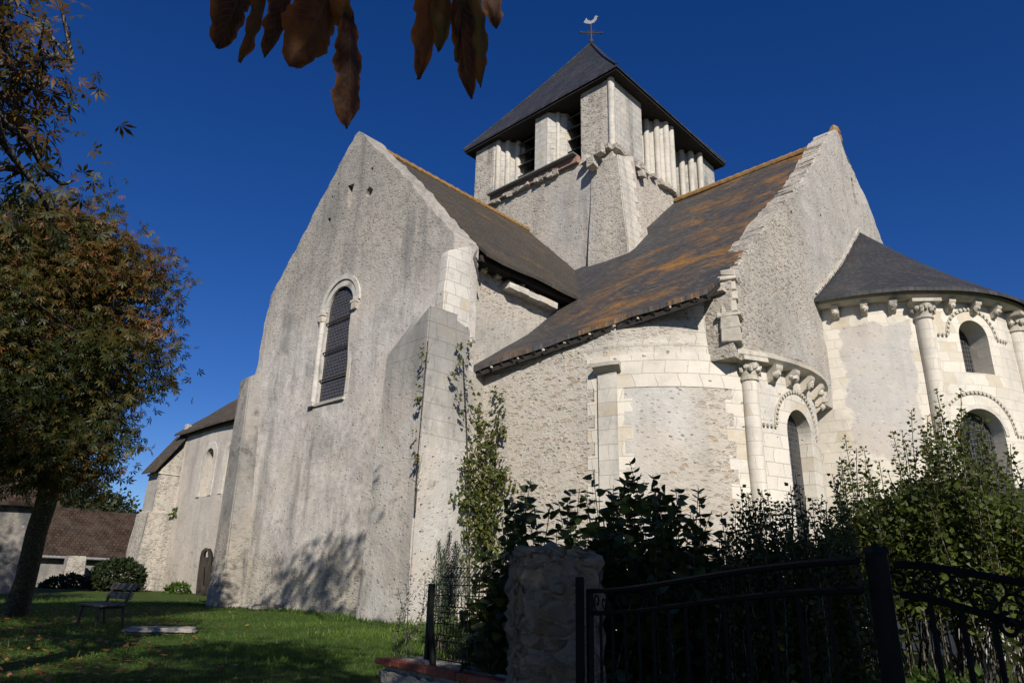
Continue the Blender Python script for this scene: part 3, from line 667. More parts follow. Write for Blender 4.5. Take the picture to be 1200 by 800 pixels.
# --- side chapel (rounded, on the east of the transept)
PA = Path([(-11.6, 11.12), (-10.6, 11.3), (-9.6, 11.5), (-8.8, 11.68)] + arcpts(-9.7, 15.45, 3.95, -69, 40, 60))
def uat(ang): # metres along the chapel wall at an angle of its round part
    q = (-9.7 + 3.95 * math.cos(R_(ang)), 15.45 + 3.95 * math.sin(R_(ang))); k = np.argmin(np.hypot(PA.p[:, 0] - q[0], PA.p[:, 1] - q[1])); return PA.u[k]
wt = PA.hit(937, 481); wl = PA.hit(923.5, 515); wr = PA.hit(950.5, 515)
wc_, whw = (wl[0] + wr[0]) / 2, (wr[0] - wl[0]) / 2
print('chapel window', wc_, whw, wt[1], 'col', PA.hit(876, 440), 'imp', PA.hit(713, 413), PA.hit(841, 407), PA.hit(970, 462))
uc = PA.hit(877, 450)[0]; up_ = PA.hit(712, 440)[0]
M['chapel'] = stone('chapel_stone', 'rubble', [('plaster', up_ + .25, uc - 1.25, 2.0, 6.2, .35), ('rubble', up_ + 1.0, uc - .45, .5, 4.3, .4), ('ashlar', up_ - .42, up_ + .42, .5, 6.6, .015), ('ashlar', uc - .5, 40, .5, 6.6, .015), ('ashlar', up_ - .1, uc, 5.55, 6.6, .015), ('plaster', uc + .35, wc_ - .9, 4.9, 5.8, .25)],
                    ash=((.63, .585, .50), (.55, .51, .435)), plaster=((.42, .405, .375), (.54, .52, .475)), grime=.22, bump=.7, dist=.045, brick=(.46, .285), stonesz=7.5, aspect=2.2, show=.40, relief=.8, ochre=.9, pit=.3)
wall('chapel_wall', [(0, .6), (PA.L, .6), (PA.L, 6.36), (0, 6.36)], [arch(wc_, whw, 2.2, wt[1] - whw)], .55, PA.fmap(), M['chapel'], CH, .16, .5, .03)
w = wall('window', arch(wc_, whw - .01, 2.22, wt[1] - whw), [], .04, PA.fmap(.26), M['glass'], CH, .16, 0, 0)
def hood(name, uc_, vc, r, fm, ext=(0, 0), parent=None, a0=0, a1=180, big=1.0):
    mb = MB(); n = max(6, int(r * R_(a1 - a0) / (.105 * big)))
    mb.add(*ring_arc(uc_, vc, r - .02, r + .07, .04, -.025, fm, 28, a0, a1))
    items = [(uc_ + (r + .025) * math.cos(a), vc + (r + .025) * math.sin(a), a) for a in [R_(a0 + (a1 - a0) * (i + .5) / n) for i in range(n)]]
    for k, e in ((-1, ext[0]), (1, ext[1])):
        m = int(e / .105)
        for i in range(m): items.append((uc_ + k * (r + .06 + .105 * i), vc - .02, math.pi / 2))
    for u_, v_, a in items:
        e = .028 * big; vs = []
        for dd in (.02, -.06):
            for su, sv in ((-1, -1), (1, -1), (1, 1), (-1, 1)):
                x_, y_ = su * e * .85, sv * e * .95
                vs.append(fm(u_ + x_ * math.sin(a) + y_ * math.cos(a), v_ - x_ * math.cos(a) + y_ * math.sin(a), dd))
        mb.add(vs, [(0, 1, 2, 3), (7, 6, 5, 4), (0, 4, 5, 1), (1, 5, 6, 2), (2, 6, 7, 3), (3, 7, 4, 0)])
    return mb.build(name, M['cornice_stone'], parent)
hood('hood_mould', wc_, wt[1] - whw + .05, whw + .32, PA.fmap(), (.55, .2), w)
def half_column(path, u, r, z0, z1, mat, parent, seed=0):
    p, t, n = path.pos(u, .03); mb = MB(); z = z0; zs = []; rr = []
    c = mb.tube([(p.x, p.y, z0), (p.x, p.y, z1)], r, 18).build('column', mat, parent, True, 50)
    q = MB(); q.tube([(p.x, p.y, z1 - .02), (p.x, p.y, z1 + .03)], r * 1.18, 18)
    vs_ = [(p.x, p.y, z1 + .03), (p.x, p.y, z1 + .16), (p.x, p.y, z1 + .27), (p.x, p.y, z1 + .36)]
    q.tube(vs_, [r * 1.05, r * 1.12, r * 1.35, r * 1.62], 18)
    for k in range(7):
        a = math.pi * (k + .5) / 7; o = t * math.cos(a) * -1 + n * math.sin(a)
        q.blob(p + o * r * 1.3 + Vector((0, 0, z1 + .2 + .06 * (k % 2))), r * .34, (1, 1, 1.2), 7, 5, .5, seed + k)
    q.box(p + n * .02 + Vector((0, 0, z1 + .40)), (r * 3.5, r * 3.2, .09), math.atan2(t.y, t.x), 1, .008, rnd)
    q.build('capital', M['carved'], c, True, 40)
    return c
half_column(PA, uc, .17, .6, 5.86, M['ashlar'], CH, 1)
# flat pilaster with its impost
def pilaster(path, u0, u1, out, z0, z1, mat, parent):
    return path.sweep('pilaster', u0, u1, [(-.05, z0), (out, z0), (out, z1), (-.05, z1)], mat, parent)
pilaster(PA, up_ - .21, up_ + .21, .05, .6, 6.0, M['quoin'], CH)
PA.sweep('impost', up_ - .26, up_ + .30, [(-.05, 6.18), (-.05, 6.0), (.08, 6.0), (.22, 6.1), (.22, 6.18)], M['cornice_stone'], CH)
# cornice of the round part with its corbels
cor = [(-.05, 6.42), (-.05, 6.24), (.2, 6.24), (.31, 6.33), (.31, 6.42)]
u0c = PA.hit(849, 407)[0]
PA.sweep('cornice', u0c - .02, uat(34), cor, M['cornice_stone'], CH, .1, .012)
for i, (px, py) in enumerate(((901, 425), (921, 432), (938, 441), (950, 451), (965, 463), (975, 474))):
    u_ = PA.hit(px, py)[0] if i < 5 else uat(29); p, t, n = PA.pos(u_); p.z = 6.24; corbel(p, n, .27, 20 + i)
PA.sweep('chapel_cap', u0c + .1, uat(34), [(.24, 6.42), (.24, 6.50), (-.25, 6.72), (-1.1, 7.05), (-1.1, 6.42)], M['rubble_edge'], CH, .1, .05, seed=4)
# raised wall between the old cornice and the eaves
ue = uat(-31); n = 40; top = []
for i in range(n + 1):
    u_ = ue * (1 - i / n); p, t, nn = PA.pos(u_, -.14); top.append((u_, min(roofz(max(p.y, eave_y(p.x) + .05)) - .13 + .03 * noise.noise(Vector((u_ * 2, 0, 0))), 8.0)))
M['raised'] = stone('raised_wall', 'rubble', [('ashlar', ue - .9, ue + 1, 6, 8.6, .3), ('ashlar', up_ - .6, ue, 6, 6.62, .2)], grime=.25, bump=.8, dist=.05, ash=((.60, .56, .48), (.52, .485, .415)), brick=(.55, .3), ochre=.5, pit=.3, stonesz=6.5, aspect=2.0)
wall('raised_wall', [(0, 6.36), (ue, 6.36)] + top, [], .5, PA.fmap(.03), M['raised'], CH, .16, .4, .035)
# --- main apse
AC, AR = (-6.65, 22.6), 4.3
PB = Path(arcpts(AC[0], AC[1], AR, -90, 100, 120))
def ub(ang): return AR * R_(ang + 90)
M['apse'] = stone('apse_stone', 'ashlar', [('plaster', ub(-77.5), ub(-57), 4.9, 8.25, .05)], rub=0, ash=((.63, .585, .495), (.545, .505, .425)), plaster=((.40, .385, .36), (.48, .46, .43)), grime=.24, bump=.5, dist=.035, brick=(.44, .27))
c1, c2 = ub(-34.2), ub(-37.9)
h1, h2 = AR * R_(5.7), AR * R_(8.3)
wall('apse_wall', [(0, .6), (PB.L, .6), (PB.L, 8.95), (0, 8.95)], [arch(c1, h1, 7.0, 7.98), arch(c2, h2, 2.6, 5.45)], .7, PB.fmap(), M['apse'], CH, .18, .5, .025)
w = wall('window', arch(c1, h1 - .01, 7.02, 7.98), [], .04, PB.fmap(.52), M['glass'], CH, .18, 0, 0)
hood('hood_mould', c1, 7.98, h1 + .27, PB.fmap(), (.35, .45), w, big=1.1)
w = wall('window', arch(c2, h2 - .01, 2.62, 5.45), [], .04, PB.fmap(.34), M['glass'], CH, .18, 0, 0)
hood('hood_mould', c2, 5.5, h2 + .34, PB.fmap(), (.1, .4), w, big=1.0)
MB().add(*ring_arc(c2, 5.45, h2 + .005, h2 + .12, .04, -.03, PB.fmap())).build('archivolt', M['quoin'], w, True, 40)
for a in (-51.3, -11.6, 30): half_column(PB, ub(a), .2, .6, 8.36, M['ashlar'], CH, int(a))
PB.sweep('cornice', 0, PB.L, [(-.05, 9.06), (-.05, 8.86), (.17, 8.86), (.28, 8.95), (.28, 9.06)], M['cornice_stone'], CH, .12, .008)
for i, a in enumerate((-78, -69.2, -60.6, -42.3, -33, -24, -2.5, 6.5, 15.5)):
    p, t, n = PB.pos(ub(a)); p.z = 8.86; corbel(p, n, .25, 50 + i)
ap = Vector((-6.12, 23.0, 13.15)); rows = []
for i in range(13):
    t = i / 12; rr = []
    for k in range(41):
        a = R_(-97 + 200 * k / 40); e = Vector((AC[0] + 4.78 * math.cos(a), AC[1] + 4.78 * math.sin(a), 9.06)); e.x = max(e.x, -6.14)
        q = e.lerp(ap, t); q.z -= .32 * math.sin(math.pi * t) * .6; rr.append(q)
    rows.append(rr)
sheet('apse_roof', rows, M['slate_apse'], CH, .07, .02)
# stepped mortar fillet where the slates meet the gable
mb = MB(); e0 = Vector((-6.06, 18.0, 9.2)); e1 = ap + Vector((.05, -.1, 0))
for i in range(38):
    p = e0.lerp(e1, (i + .5) / 38); p.z -= .19 * math.sin(math.pi * (i + .5) / 38); mb.box(p + Vector((0, -.05, .05)), (.07, .11, .09), jit=.008, rnd=rnd)
mb.build('mortar_fillet', M['quoin'], CH)
# --- tower
mb = MB(); mb.prism([(-19.45, 17.78), (-12.28, 17.78), (-12.28, 25.7), (-19.45, 25.7)], 7.5, 16.55)
o = mb.build('tower_base', M['tower_low'], CH)
bm = bmesh.new(); bm.from_mesh(o.data); bmesh.ops.subdivide_edges(bm, edges=bm.edges[:], cuts=16, use_grid_fill=True)
for v in bm.verts: v.co += Vector((noise.noise(v.co * .9), noise.noise(v.co * .9 + Vector((4, 0, 0))), 0)) * .06
bm.to_mesh(o.data); bm.free(); o.data.update()
for f in o.data.polygons: f.use_smooth = True
o.data.set_sharp_from_angle(angle=R_(40))
hexa('tower_buttress', (-13.4, -11.35, 17.5, 19.6), (-13.2, -12.02, 17.73, 18.7), 9.0, (16.1, 16.5), M['tower_low'], CH, .025, 7)
hexa('tower_buttress', (-19.75, -18.9, 17.45, 18.7), (-19.6, -19.0, 17.6, 18.7), 12.5, (16.2, 16.6), M['tower_low'], CH, .025, 5)
mb = MB()
for i in range(30):
    x = -19.4 + 7.1 * (i + .5) / 30
    if rnd.random() < .62: MB().box((x, 17.72, 16.52 + rnd.uniform(-.05, .04)), (rnd.uniform(.2, .34), .26, rnd.uniform(.12, .22)), 0, 1, .04, rnd).build('string_stone', M['rubble_edge'], CH)
for i in range(30):
    y = 17.8 + 8.0 * (i + .5) / 30
    if rnd.random() < .62: MB().box((-12.24, y, 16.5 + rnd.uniform(-.06, .04)), (.26, rnd.uniform(.2, .34), rnd.uniform(.12, .24)), 0, 1, .04, rnd).build('string_stone', M['rubble_edge'], CH)
for (x, y, z, s) in ((-12.95, 17.5, 16.0, .3), (-12.1, 18.95, 16.3, .3), (-12.15, 19.4, 16.15, .26), (-13.3, 17.6, 16.35, .25), (-12.6, 17.45, 16.4, .28)):
    MB().box((x, y, z), (s, s, s * 1.2), 0, .9, .05, rnd).build('string_stone', M['rubble_edge'], CH)
b_ = NB('old_red_brick'); bt = b_.node('ShaderNodeTexBrick', {'Vector': b_.uv(), 'Color1': (.30, .10, .065), 'Color2': (.24, .12, .09), 'Mortar': (.34, .29, .24), 'Scale': 1.0, 'Mortar Size': .01, 'Brick Width': .22, 'Row Height': .07})
M['brick'] = b_.finish(b_.mix(b_.math('MULTIPLY', b_.rng(b_.noise(b_.obj(), 5, 5, .7), .4, .65), .75), bt.outputs[0], (.17, .145, .125)), .9, b_.noise(b_.obj(), 20, 4, .6), .4, .02)
MB().box((-16.0, 17.74, 16.64), (4.5, .22, .26), jit=.01, rnd=rnd).build('brick_sill', M['brick'], CH)
MB().box((-16.0, 17.62, 16.80), (4.5, .42, .035)).build('sill_flashing', M['lead'], CH)
ZT0, ZT1 = 16.55, 19.66
def pier(poly, shafts, mat=M['tower_pier']):
    o = MB().prism(poly, ZT0, ZT1).build('belfry_pier', mat, CH)
    for (x, y, r) in shafts: pass
    if shafts:
        mb = MB()
        for (x, y, r) in shafts: mb.tube([(x, y, ZT0), (x, y, ZT1)], r, 12)
        mb.build('shafts', M['shaft'], o, True, 60)
    return o
Y0, X0 = 17.86, -12.3
pier([(-13.72, Y0), (-12.42, Y0), (-12.3, Y0 + .12), (-12.3, 19.82), (-13.0, 19.82), (-13.1, 18.8), (-13.72, 18.8)], [(-12.36, Y0 + .06, .13), (-13.72, Y0 + .3, .12), (-13.66, Y0 + .62, .12)])
pier([(-19.45, Y0), (-18.32, Y0), (-17.42, 18.76), (-17.42, 19.2), (-18.6, 19.2), (-18.6, 19.9), (-19.45, 19.9)], [(-18.2, Y0 + .12, .12), (-17.9, Y0 + .40, .12), (-17.6, Y0 + .70, .12)])
pier([(-16.02, Y0), (-15.38, Y0), (-14.85, 18.42), (-14.85, 19.1), (-16.7, 19.1), (-16.7, 18.6)], [(-15.1, Y0 + .32, .09)], M['tower_pier'])
pier([(X0, 22.05), (X0, 21.35), (X0 - .75, 20.55), (X0 - 1.1, 20.55), (X0 - 1.1, 22.7), (X0 - .6, 22.7)], [(X0 + .05, 21.9, .13), (X0 + .05, 21.5, .13), (X0 - .15, 21.14, .12), (X0 - .44, 20.84, .12)], M['shaft'])
pier([(X0, 25.6), (X0, 24.4), (X0 - .95, 23.1), (X0 - 1.1, 23.1), (X0 - 1.1, 25.0), (-13.9, 25.0), (-13.9, 25.6)], [(X0 + .02, 24.3, .13), (X0 - .22, 23.96, .13), (X0 - .47, 23.62, .13), (X0 - .72, 23.30, .12)])
pier([(-19.45, 25.6), (-13.9, 25.6), (-13.9, 25.2), (-19.45, 25.2)], [])
pier([(-19.45, 19.9), (-18.7, 19.9), (-18.7, 25.2), (-19.45, 25.2)], [])
# louvres: sloping boards in each of the four visible bays
for (xa, xb) in ((-17.5, -16.4), (-14.95, -13.6)):
    for k in range(6):
        z = 16.95 + .52 * k
        MB().box(((xa + xb) / 2, 18.72, z), (xb - xa + .1, .62, .035), axes=(Vector((1, 0, 0)), Vector((0, .8, .6)), Vector((0, -.6, .8)))).build('louvre', M['greywood'], CH)
for (ya, yb) in ((19.8, 20.6), (22.6, 23.2)):
    for k in range(6):
        z = 16.95 + .52 * k
        MB().box((-13.15, (ya + yb) / 2, z), (.62, yb - ya + .1, .035), axes=(Vector((-.8, 0, .6)), Vector((0, 1, 0)), Vector((.6, 0, .8)))).build('louvre', M['greywood'], CH)
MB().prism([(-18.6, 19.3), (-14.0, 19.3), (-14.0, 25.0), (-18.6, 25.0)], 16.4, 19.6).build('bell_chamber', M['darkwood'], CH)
# slate pyramid with its eaves
ex0, ex1, ey0, ey1 = -19.95, -11.86, 17.58, 25.92; ZE = 19.76; AP = Vector((-15.9, 21.55, 25.85))
cs = [(ex0, ey0), (ex1, ey0), (ex1, ey1), (ex0, ey1)]
for i in range(4):
    a = Vector((*cs[i], ZE)); b = Vector((*cs[(i + 1) % 4], ZE)); rows = lerp_rows(a, b, AP, AP, 10, 12)
    for r_i, rr in enumerate(rows):
        for q in rr: q.z -= .12 * math.sin(math.pi * min(1, r_i / 12)) ** 1.0
    sheet('tower_roof', rows, M['slate_tower'], CH, .06, .012)
MB().prism([(ex0 + .05, ey0 + .05), (ex1 - .05, ey0 + .05), (ex1 - .05, ey1 - .05), (ex0 + .05, ey1 - .05)], ZE - .16, ZE - .10).build('eaves_board', M['darkwood'], CH)
mb = MB()
for i in range(4):
    a = Vector((*cs[i], ZE + .0)); pts = [a.lerp(AP, t) + Vector((0, 0, .03 - .12 * math.sin(math.pi * t))) for t in np.linspace(0, 1, 13)]; mb.tube(pts, .055, 6)
mb.build('hip_flashing', M['slate_tower'], CH)
v = MB().tube([AP - Vector((0, 0, .3)), AP + Vector((0, 0, 1.15))], [.05, .025], 8).blob(AP + Vector((0, 0, .1)), .12).build('weathervane', M['iron'], CH)
c = AP + Vector((0, 0, .62)); dx = Vector((.72, .69, 0))
MB().tube([c - dx * .46, c + dx * .46], .028, 6).blob(c - dx * .48, .06, n=6, m=4).blob(c + dx * .48, .06, n=6, m=4).tube([c - dx * .18 + Vector((0, 0, -.16)), c + dx * .18 + Vector((0, 0, .16))], .016, 5).tube([c - dx * .18 + Vector((0, 0, .16)), c + dx * .18 + Vector((0, 0, -.16))], .016, 5).build('cross', M['iron'], v)
ck = AP + Vector((0, 0, 1.15)); ol = [(-.36, .05), (-.30, .18), (-.22, .30), (-.17, .16), (-.02, .06), (.12, .12), (.18, .28), (.25, .33), (.30, .26), (.36, .24), (.29, .19), (.26, .05), (.14, -.08), (-.02, -.12), (-.18, -.06)]
dn_ = Vector((-.69, .72, 0)) * .02; dxr = Vector((.9, .43, 0))
n = len(ol); vs = [ck + dxr * x + Vector((0, 0, z + .1)) + s * dn_ for s in (-1, 1) for x, z in ol]
tri = tessellate_polygon([[Vector((x, z, 0)) for x, z in ol]])
MB().add(vs, [tuple(t) for t in tri] + [tuple(q + n for q in reversed(t)) for t in tri] + [(i, (i + 1) % n, (i + 1) % n + n, i + n) for i in range(n)]).build('rooster', M['lead'], v)
# --- nave
NY = 14.4
W1 = (ony(238, 555, NY).x, ony(247.5, 555, NY).x, ony(240, 581, NY).z, ony(244, 526, NY).z)
W2 = (ony(264, 555, NY).x, ony(273, 555, NY).x)
hw = (W1[1] - W1[0]) / 2; c1 = (W1[0] + W1[1]) / 2; c2 = (W2[0] + W2[1]) / 2
wall('nave_wall', [(-36.7, .8), (-20.9, .8), (-20.9, 8.85), (-36.7, 8.85)], [arch(c1, hw, W1[2], W1[3] - hw), arch(c2, hw, W1[2], W1[3] - hw)], .8, south(NY), M['nave'], CH, .8, .8, .04)
M['bare_window'] = glass_mat('pale_window', (.2, .2), (.22, .20, .17), (.12, .105, .085))
for c in (c1, c2):
    w = wall('window', arch(c, hw - .01, W1[2] + .01, W1[3] - hw), [], .05, south(NY + .45), M['bare_window'], CH, 0, 0, 0)
    MB().add(*ring_arc(c, W1[3] - hw, hw + .01, hw + .34, .05, -.04, south(NY))).build('archivolt', M['quoin'], w, True, 40)
    for s in (-1, 1): MB().box((c + s * (hw + .18), NY, (W1[2] + W1[3] - hw) / 2), (.33, .09, W1[3] - hw - W1[2])).build('jamb', M['quoin'], w)
sheet('nave_roof', lerp_rows((-36.95, NY - .3, 8.72), (-20.5, NY - .3, 8.72), (-36.95, 21.9, 15.2), (-20.5, 21.9, 15.2), 10, 10), M['slate_nave'], CH, .08, .06)
sheet('nave_roof', lerp_rows((-36.95, 29.4, 8.72), (-20.5, 29.4, 8.72), (-36.95, 21.9, 15.2), (-20.5, 21.9, 15.2), 4, 4), M['slate_nave'], CH, .08, .03)
wall('nave_gable', [(NY, .8), (29.4, .8), (29.4, 8.8), (21.9, 15.4), (NY, 8.8)], [], .7, lambda u, v, d: Vector((-36.7 + d, u, v)), M['nave'], CH, 0, 0, 0)
MB().box((-28.6, NY - .12, 8.6), (16, .1, .14)).build('eaves_board', M['darkwood'], CH)
MB().box((-36.6, 14.6, 9.05), (.3, .3, .4), jit=.04, rnd=rnd).build('chimney_stump', M['rubble_edge'], CH)
hexa('nave_buttress', (-37.75, -35.95, 13.0, 14.7), (-37.55, -36.0, 13.25, 14.7), .8, (4.75, 4.75), M['nave_butt'], CH, .02, 6)
hexa('nave_buttress', (-37.5, -36.08, 13.42, 14.7), (-37.5, -36.1, 13.46, 14.7), 4.7, (6.75, 8.4), M['nave_butt'], CH, .01, 5)
PBX = MB().box((-36.8, 14.0, 4.78), (1.6, 1.25, .1)).box((-36.8, 13.99, 6.62), (1.5, 1.2, .09)).build('weathering_ledge', M['cornice_stone'], CH)
sheet('buttress_roof', lerp_rows((-37.65, 13.15, 6.72), (-35.98, 13.15, 6.72), (-37.65, 14.5, 8.75), (-35.98, 14.5, 8.75), 5, 6), M['slate_nave'], CH, .07, .02)
# ---------------------------------------------------------------- ground and the things standing about
def ground_mat():
    b = NB('lawn_ground'); ob = b.obj(); n = b.noise(ob, .45, 5, .6); f = b.noise(ob, 9, 5, .7); m = b.noise(ob, 2.2, 4, .6)
    col = b.mix(b.rng(b.mixf(.5, f, m), .35, .65), (.030, .048, .010), (.058, .088, .018))
    col = b.mix(b.math('MULTIPLY', b.rng(b.mixf(.4, n, m), .58, .68), .75), col, (.085, .065, .042))
    x, y, z = b.sep(ob)
    d = b.math('ADD', b.math('MULTIPLY', x, -math.cos(AZ)), b.math('MULTIPLY', y, math.sin(AZ)))
    road = b.rng(b.math('ADD', d, b.math('MULTIPLY', m, .5)), 4.3, 4.7, 1.0, 0.0)
    asph = b.mix(f, (.045, .044, .042), (.085, .08, .075))
    return b.finish(b.mix(road, col, asph), .95, b.math('ADD', f, m), .6, .04, .1)
def spaced():
    a = np.r_[-900, -500, -250, -140, -90, np.arange(-60, 40.1, .8), 60, 100, 200, 500, 900]; return a
gx = spaced(); gy = np.r_[-900, -400, -150, -60, np.arange(-24, 56.1, .8), 70, 100, 180, 400, 900]
vs = [(x, y, ground_z(x, y)) for y in gy for x in gx]; nx = len(gx)
fs = [(j * nx + i, j * nx + i + 1, (j + 1) * nx + i + 1, (j + 1) * nx + i) for j in range(len(gy) - 1) for i in range(nx - 1)]
o = MB().add(vs, fs).build('ground', ground_mat(), None, True); tag(o, kind='structure')
# pale garden path inside the gate
b = NB('pale_gravel'); f = b.noise(b.obj(), 60, 3, .8)
M['gravel'] = b.finish(b.mix(f, (.30, .28, .25), (.50, .47, .42)), .95, f, .5, .02, .1)
pp = [at(px, py, d) for px, py, d in ((1120, 800, 6.6), (1180, 778, 7.6), (1330, 760, 9.0), (1500, 790, 7.5), (1400, 840, 5.6))]
pts = [(p.x, p.y, ground_z(p.x, p.y) + .012) for p in pp]
mb = MB(); c = sum((Vector(p) for p in pts), Vector()) / 5; nn = []
for i in range(5):
    for t in np.linspace(0, 1, 8, endpoint=False):
        q = Vector(pts[i]).lerp(Vector(pts[(i + 1) % 5]), t); q += (q - c) * .12 * noise.noise(q * 2); q.z = ground_z(q.x, q.y) + .016; nn.append(q)
c.z = ground_z(c.x, c.y) + .02
mb.add([c] + nn, [(0, i + 1, (i + 1) % len(nn) + 1) for i in range(len(nn))])
tag(mb.build('garden_path', M['gravel']), kind='structure')

M['pillar'] = stone('dark_rubble_pillar', 'rubble', [], grime=.75, bump=.9, dist=.05, stonesz=6.5, ochre=.8, tone=(.66, .55, .42))
M['lowwall'] = stone('low_wall_rubble', 'rubble', [], grime=.5, bump=.9, dist=.05, stonesz=5.0, ochre=.3, tone=.85)
M['tilebrick'] = plain('red_coping_brick', (.20, .055, .03), (.29, .10, .06), 7, .85, .5, .01)
def rough_block(name, c, size, rz, mat, parent=None, cuts=9, amp=.035, seed=0):
    bm = bmesh.new(); bmesh.ops.create_cube(bm, size=1)
    for v in bm.verts: v.co = Vector((v.co.x * size[0], v.co.y * size[1], v.co.z * size[2]))
    bmesh.ops.bevel(bm, geom=bm.edges[:], offset=.04, segments=2, affect='EDGES')
    bmesh.ops.subdivide_edges(bm, edges=[e for e in bm.edges if e.calc_length() > .08], cuts=cuts, use_grid_fill=True)
    if cuts >= 9: bmesh.ops.subdivide_edges(bm, edges=[e for e in bm.edges if e.calc_length() > .035], cuts=3, use_grid_fill=True)
    bm.normal_update(); mv = {}
    for v in bm.verts:
        q = v.co * 4.2 + Vector((seed * 3.3, 0, 0)); q.z *= 1.9
        q += Vector((noise.noise(q * .9), noise.noise(q * .9 + Vector((3, 0, 0))), 0)) * .5; cell = noise.voronoi(q)[0]; k = min(1.0, (cell[1] - cell[0]) * 1.6)
        mv[v] = v.normal * amp * (k - .5 + .6 * noise.noise(v.co * 9))
    for v, d in mv.items(): v.co += d
    rm = Matrix.Rotation(rz, 4, 'Z')
    for v in bm.verts: v.co = rm @ v.co + Vector(c)
    me = bpy.data.meshes.new(name); bm.to_mesh(me); bm.free(); box_uv(me); me.materials.append(mat)
    me.polygons.foreach_set('use_smooth', [True] * len(me.polygons))
    return link(name, me, parent)
va = math.atan2(rgt.y, rgt.x)
pc = at(651, 720, 4.75)
tag(rough_block('stone_pillar', (pc.x + .1 * fwd.x, pc.y + .1 * fwd.y, .92), (.56, .52, 1.9), va + R_(4), M['pillar'], None, 9, .05, 2), 'dark rubble stone gate pillar standing at the end of the low wall', 'pillar')
# low wall with a red brick edge
E1 = at(440, 772, 6.55); E2 = at(603, 803, 4.9); ez = 1.05
wd = Vector((E2.x - E1.x, E2.y - E1.y, 0)); wl_ = wd.length; wd.normalize(); wn_ = Vector((-wd.y, wd.x, 0))
wth = thing('low_wall', (E1.x, E1.y, .1), 'low rubble wall with a red brick edge in front of the wire mesh fence', 'wall')
wc = Vector((E1.x, E1.y, 0)) + wd * (wl_ / 2) + wn_ * .27
rough_block('wall_body', (wc.x, wc.y, .51), (wl_ - .02, .5, 1.0), math.atan2(wd.y, wd.x), M['lowwall'], wth, 9, .025, 5)
mb = MB(); n = 14
for i in range(n):
    p = Vector((E1.x, E1.y, 0)) + wd * (wl_ * (i + .5) / n) + wn_ * .055; p.z = 1.035
    mb.box(p, (wl_ / n - .008, .12, .05), math.atan2(wd.y, wd.x), 1, .004, rnd)
mb.build('brick_edge', M['tilebrick'], wth, bevel=.006)
rough_block('mortar_top', (wc.x + wn_.x * .05, wc.y + wn_.y * .05, 1.03), (wl_ - .05, .40, .07), math.atan2(wd.y, wd.x), M['lowwall'], wth, 9, .02, 8)
# wire mesh fence on the wall
fz0 = 1.03; FP = Vector((E1.x, E1.y, 0)) + wd * .34 + wn_ * .30; ftop = at(487, 664, math.hypot(FP.x, FP.y)).z
fe = thing('mesh_fence', (FP.x, FP.y, fz0), 'dark wire mesh fence panel with a bent top, standing on the low wall', 'fence')
MB().box((FP.x, FP.y, (fz0 + ftop - .13) / 2), (.045, .045, ftop - .13 - fz0), math.atan2(wd.y, wd.x)).build('post', M['iron_gate'], fe)
br1 = FP + Vector((0, 0, at(482, 710, FP.length).z)); br2 = FP + wd * .36 - wn_ * .16 + Vector((0, 0, fz0 + .02))
MB().tube([br1, br2], .026, 8).build('brace', M['iron_gate'], fe, True)
mb = MB(); fh = ftop - fz0; Lf = 1.25
prof = [(0, 0), (0, .22), (.035, .25), (0, .28), (0, .52), (.035, .55), (0, .58), (0, .80), (.03, .83), (.13, 1.0)]
for i in range(int(Lf / .05) + 1):
    base = FP + wd * (.03 + .05 * i) + wn_ * .03
    mb.tube([base + wn_ * o * .9 + Vector((0, 0, fz0 + .02 + z * (fh - .02))) for o, z in prof], .0035, 4, False)
for z, o in ((.03, 0), (.22, 0), (.28, 0), (.40, 0), (.52, 0), (.58, 0), (.70, 0), (.81, .01), (.9, .07), (1.0, .13)):
    a = FP + wn_ * (.03 + o * .9) + Vector((0, 0, fz0 + .02 + z * (fh - .02))); mb.tube([a, a + wd * (Lf + .04)], .0042, 4, False)
mb.build('wire_panel', M['iron_gate'], fe)
FQ = FP + wd * (Lf + .06)
MB().box((FQ.x, FQ.y, (fz0 + ftop - .13) / 2), (.045, .045, ftop - .13 - fz0), math.atan2(wd.y, wd.x)).build('post', M['iron_gate'], fe)
